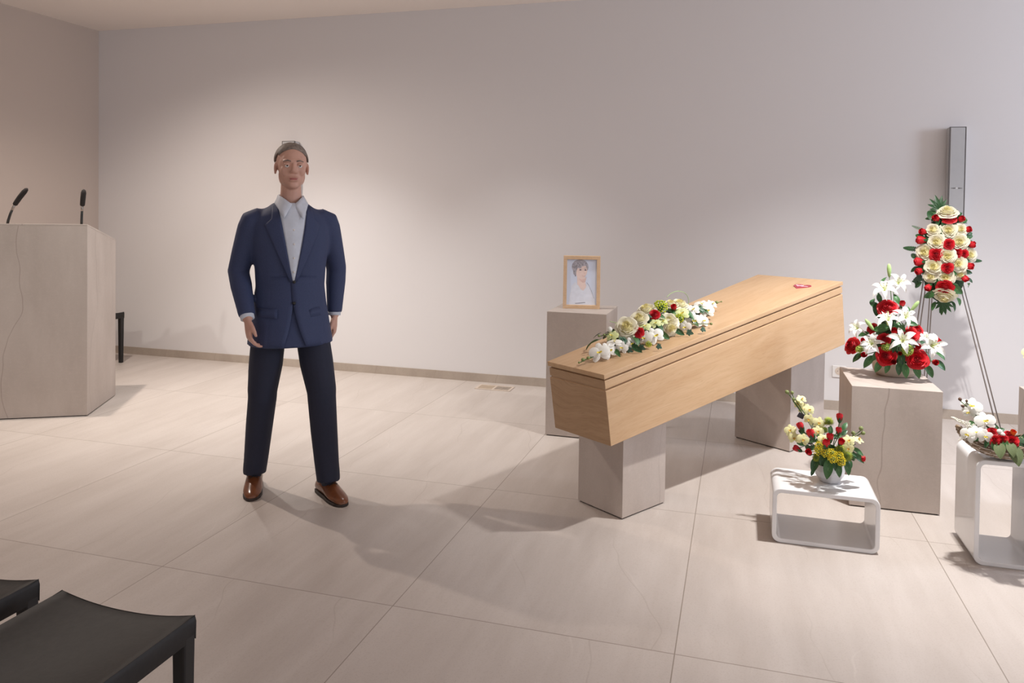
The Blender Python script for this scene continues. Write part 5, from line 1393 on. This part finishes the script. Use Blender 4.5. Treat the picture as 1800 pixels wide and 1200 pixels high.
for s, e, w in ((SH_R, ELB_R, WRI_R), (SH_L, ELB_L, WRI_L)):
    sx = -1 if s.x < 0 else 1
    limb(b, [(s + Vector((-sx * .09, 0, .006)), .040, .055), (s + Vector((-sx * .03, 0, -.004)), .050, .064), (s + Vector((sx * .006, 0, -.022)), .058, .068), (s.lerp(e, .20), .062, .069), (s.lerp(e, .35), .061, .068), (s.lerp(e, .65), .058, .062), (e, .053, .056), (e.lerp(w, .3), .052, .052), (e.lerp(w, .7), .044, .043), (e.lerp(w, .93), .040, .038)], 18)
jacket = part('suit_jacket', b, M['suit'], MAN, True); fuse(jacket, 0.0068, 14, 0.5)
def sheet(name, xs, zs, off, mat, parent, thick=0.006, m2=None):
    """cloth panel lying on the chest: xs(z, t) gives x for t 0..1"""
    b = MB(); rows = []
    for z in zs: rows.append([front(xs(z, t / 6), z, off(z, t / 6)) for t in range(7)])
    b.grid(rows)
    o = part(name, b, mat, parent, True); s = o.modifiers.new('thick', 'SOLIDIFY'); s.thickness = thick; s.offset = 0
    return o
ZB = 1.085     # top button
def vee(z): return min(0.004 + 0.066 * max(0, (z - ZB) / (1.455 - ZB)) ** 0.9, torso(z)[0] * 0.70)
sheet('shirt', lambda z, t: -vee(z) * 1.1 + 2.2 * vee(z) * t, [ZB + (1.474 - ZB) * k / 14 for k in range(15)], lambda z, t: 0.010 + 0.006 * (1 - abs(2 * t - 1)), M['shirt'], MAN)
b = MB()
rows = []      # collar band round the back and sides of the neck
for k in range(21):
    a = PI * (-0.12 + 1.24 * k / 20); c = Vector((.0625 * math.cos(a), .012 + .064 * math.sin(a), 0)); bk = max(0, math.sin(a))
    rows.append([c * 1.10 + Vector((0, 0, 1.464 + .012 * bk)), c * 0.98 + Vector((0, 0, 1.510 + .012 * bk)), c * 1.05 + Vector((0, 0, 1.512 + .012 * bk)), c * 1.22 + Vector((0, 0, 1.474 + .010 * bk))])
b.grid(rows)
for sx in (-1, 1):   # two collar points on the chest
    q = [Vector((sx * .004, -.080, 1.466)), Vector((sx * .0610, -.006, 1.516)), Vector((sx * .046, front(.046, 1.395, .034).y, 1.395)), Vector((sx * .082, -.034, 1.472))]
    rows = []
    for u in range(6):
        u /= 5; r = []
        for v in range(5):
            v /= 4; pt = q[0].lerp(q[1], u).lerp(q[2].lerp(q[3], u), v); pt.y -= 0.022 * math.sin(PI * u) * (0.6 + .4 * (1 - v)); r.append(pt)
        rows.append(r)
    b.grid(rows)
cl = part('shirt_collar', b, M['shirt'], MAN, True); s = cl.modifiers.new('thick', 'SOLIDIFY'); s.thickness = 0.004
b = MB()
for k in range(4): b.ball(front(0, 1.13 + 0.07 * k, 0.019), (.0052, .003, .0052), 0, 8, 6)
part('shirt_button', b, M['eye_white'], MAN, True)
for sx in (-1, 1):
    zs = [ZB - 0.005 + (1.462 - ZB) * k / 12 for k in range(13)]
    def lx(z, t, sx=sx):
        f = (z - ZB) / (1.462 - ZB); w = 0.012 + 0.068 * max(0, min(1, f / 0.72)) if f < 0.74 else 0.052 - 0.03 * (f - 0.74) / 0.26
        return sx * (vee(z) + w * t)
    sheet('lapel', lx, zs, lambda z, t: 0.016 - 0.004 * t, M['suit'], jacket, 0.005)
    # front edge panel below the button, cut away at the hem
    zs = [0.765 + (ZB + 0.02 - 0.765) * k / 10 for k in range(11)]
    def px(z, t, sx=sx):
        f = max(0, (ZB - z) / (ZB - 0.765)); e = (0.0 if sx > 0 else -0.004) + 0.055 * f ** 2.2
        return sx * e + sx * (0.14 - e * 0.6) * t - (0.012 * (1 - f) if sx > 0 else 0) * (1 - t)
    sheet('front_panel', px, zs, lambda z, t, sx=sx: (0.010 if sx > 0 else 0.007) * (1 - t) + 0.001, M['suit'], jacket, 0.005)
    b = MB(); rows = []
    for z in (0.90, 0.945): rows.append([front(sx * (0.075 + 0.085 * t / 5), z + 0.004 * t / 5, 0.009) for t in range(6)])
    b.grid(rows); pf = part('pocket_flap', b, M['suit'], jacket, True); s = pf.modifiers.new('thick', 'SOLIDIFY'); s.thickness = 0.006
b = MB()
for z in (ZB - 0.004, ZB - 0.11): b.ball(front(0.002, z, 0.017), (.0085, .004, .0085), 0, 12, 8)
part('jacket_button', b, M['black'], jacket, True)
for w, e in ((WRI_R, ELB_R), (WRI_L, ELB_L)):
    b = MB(); limb(b, [(e.lerp(w, .88), .034, .031), (e.lerp(w, .99), .033, .029)], 16); part('shirt_cuff', b, M['shirt'], MAN, True)

b = MB()
limb(b, [((0, .0, 0.80), .150, .112), ((0, 0, .88), .178, .122), ((0, -.002, .96), .168, .114), ((0, -.004, 1.03), .152, .104)], 22)
for h, k, a in ((HIP_R, KNE_R, ANK_R), (HIP_L, KNE_L, ANK_L)):
    limb(b, [(h + Vector((0, 0, .02)), .088, .098), (h.lerp(k, .22), .084, .090), (h.lerp(k, .6), .083, .090), (k + Vector((0, .004, .03)), .072, .078), (k, .070, .076), (k.lerp(a, .4) + Vector((0, .010, 0)), .066, .074), (k.lerp(a, .8) + Vector((0, .004, 0)), .060, .070), (a + Vector((0, .0, .018)), .058, .071), (a + Vector((0, -.004, -.004)), .057, .073)], 18)
tr = part('trousers', b, M['suit_dark'], MAN, True); fuse(tr, 0.0075, 5, 0.5)
b = MB(); limb(b, [((0, -.003, 1.012), .160, .111), ((0, -.003, 1.040), .159, .110)], 26); part('belt', b, M['black'], MAN, True)

for a in (ANK_R, ANK_L):
    b = MB(); limb(b, [(a + Vector((0, .0, .08)), .040, .046), (a + Vector((0, .004, .02)), .036, .044), (a + Vector((0, .008, -.02)), .034, .048)], 16); part('sock', b, M['suit_dark'], MAN, True)
def shoe(a, yaw, pitch):
    o = thing('x', '', '') if False else None
    L = [(-.092, .012, .050, .020), (-.084, .030, .068, .032), (-.070, .036, .084, .036), (-.035, .037, .098, .040), (.0, .039, .106, .041), (.035, .039, .094, .042), (.075, .043, .070, .046), (.115, .045, .056, .047), (.150, .040, .046, .041), (.178, .028, .036, .028), (.192, .012, .024, .012)]
    b = MB(); rows = []; n = 18
    for y, rx, h, rb in L:
        row = []
        for k in range(n):
            t = 2 * PI * k / n; cx = math.cos(t); sz = math.sin(t)
            zz = 0.006 + (h - 0.006) * 0.5 * (1 + sz); w = rb if sz < 0 else rb + (rx * .62 - rb) * sz ** 1.6
            row.append((w * math.copysign(abs(cx) ** 0.75, cx), -y, zz))
        rows.append(row)
    idx = b.grid(rows, 0, True); b.cap(idx[0], 0, True); b.cap(idx[-1], 0)
    o = part('shoe', b, M['shoe'], MAN, True, label='polished brown lace-up shoe')
    ss = o.modifiers.new('sub', 'SUBSURF'); ss.levels = 1; ss.render_levels = 2
    o.location = (a.x, a.y, 0); o.rotation_euler = (pitch, 0, yaw)
    b = MB(); out = [(rb - .001, -y) for y, rx, h, rb in L] ; lo = [(w, y) for w, y in out] + [(-w, y) for w, y in reversed(out)]
    b.prism([(x, y, 0) for x, y in lo], [(x, y, .015) for x, y in lo]); part('sole', b, M['sole'], o, bevel=0.002)
    b = MB(); b.box((-.031, .036, 0), (.031, .087, .018)); part('heel', b, M['sole'], o, bevel=0.003)
    b = MB()
    for k in range(4):
        y = -.012 - .017 * k; z = .1085 - .0088 * k
        b.tube([(-.022, y, z - .010), (0, y - .003, z), (.022, y, z - .010)], .0022, 6)
    for sx in (-1, 1): b.tube([(0, -.010, .111), (sx * .022, -.004, .109), (sx * .030, -.020, .098), (sx * .008, -.014, .104)], .002, 6); b.tube([(0, -.010, .111), (sx * .02, -.03, .095), (sx * .034, -.045, .078)], .0018, 6)
    part('laces', b, M['black'], o, True)
shoe(ANK_R + Vector((0, .02, 0)), math.radians(-8), 0.0)
shoe(ANK_L + Vector((0, .02, 0)), math.radians(16), 0.0)
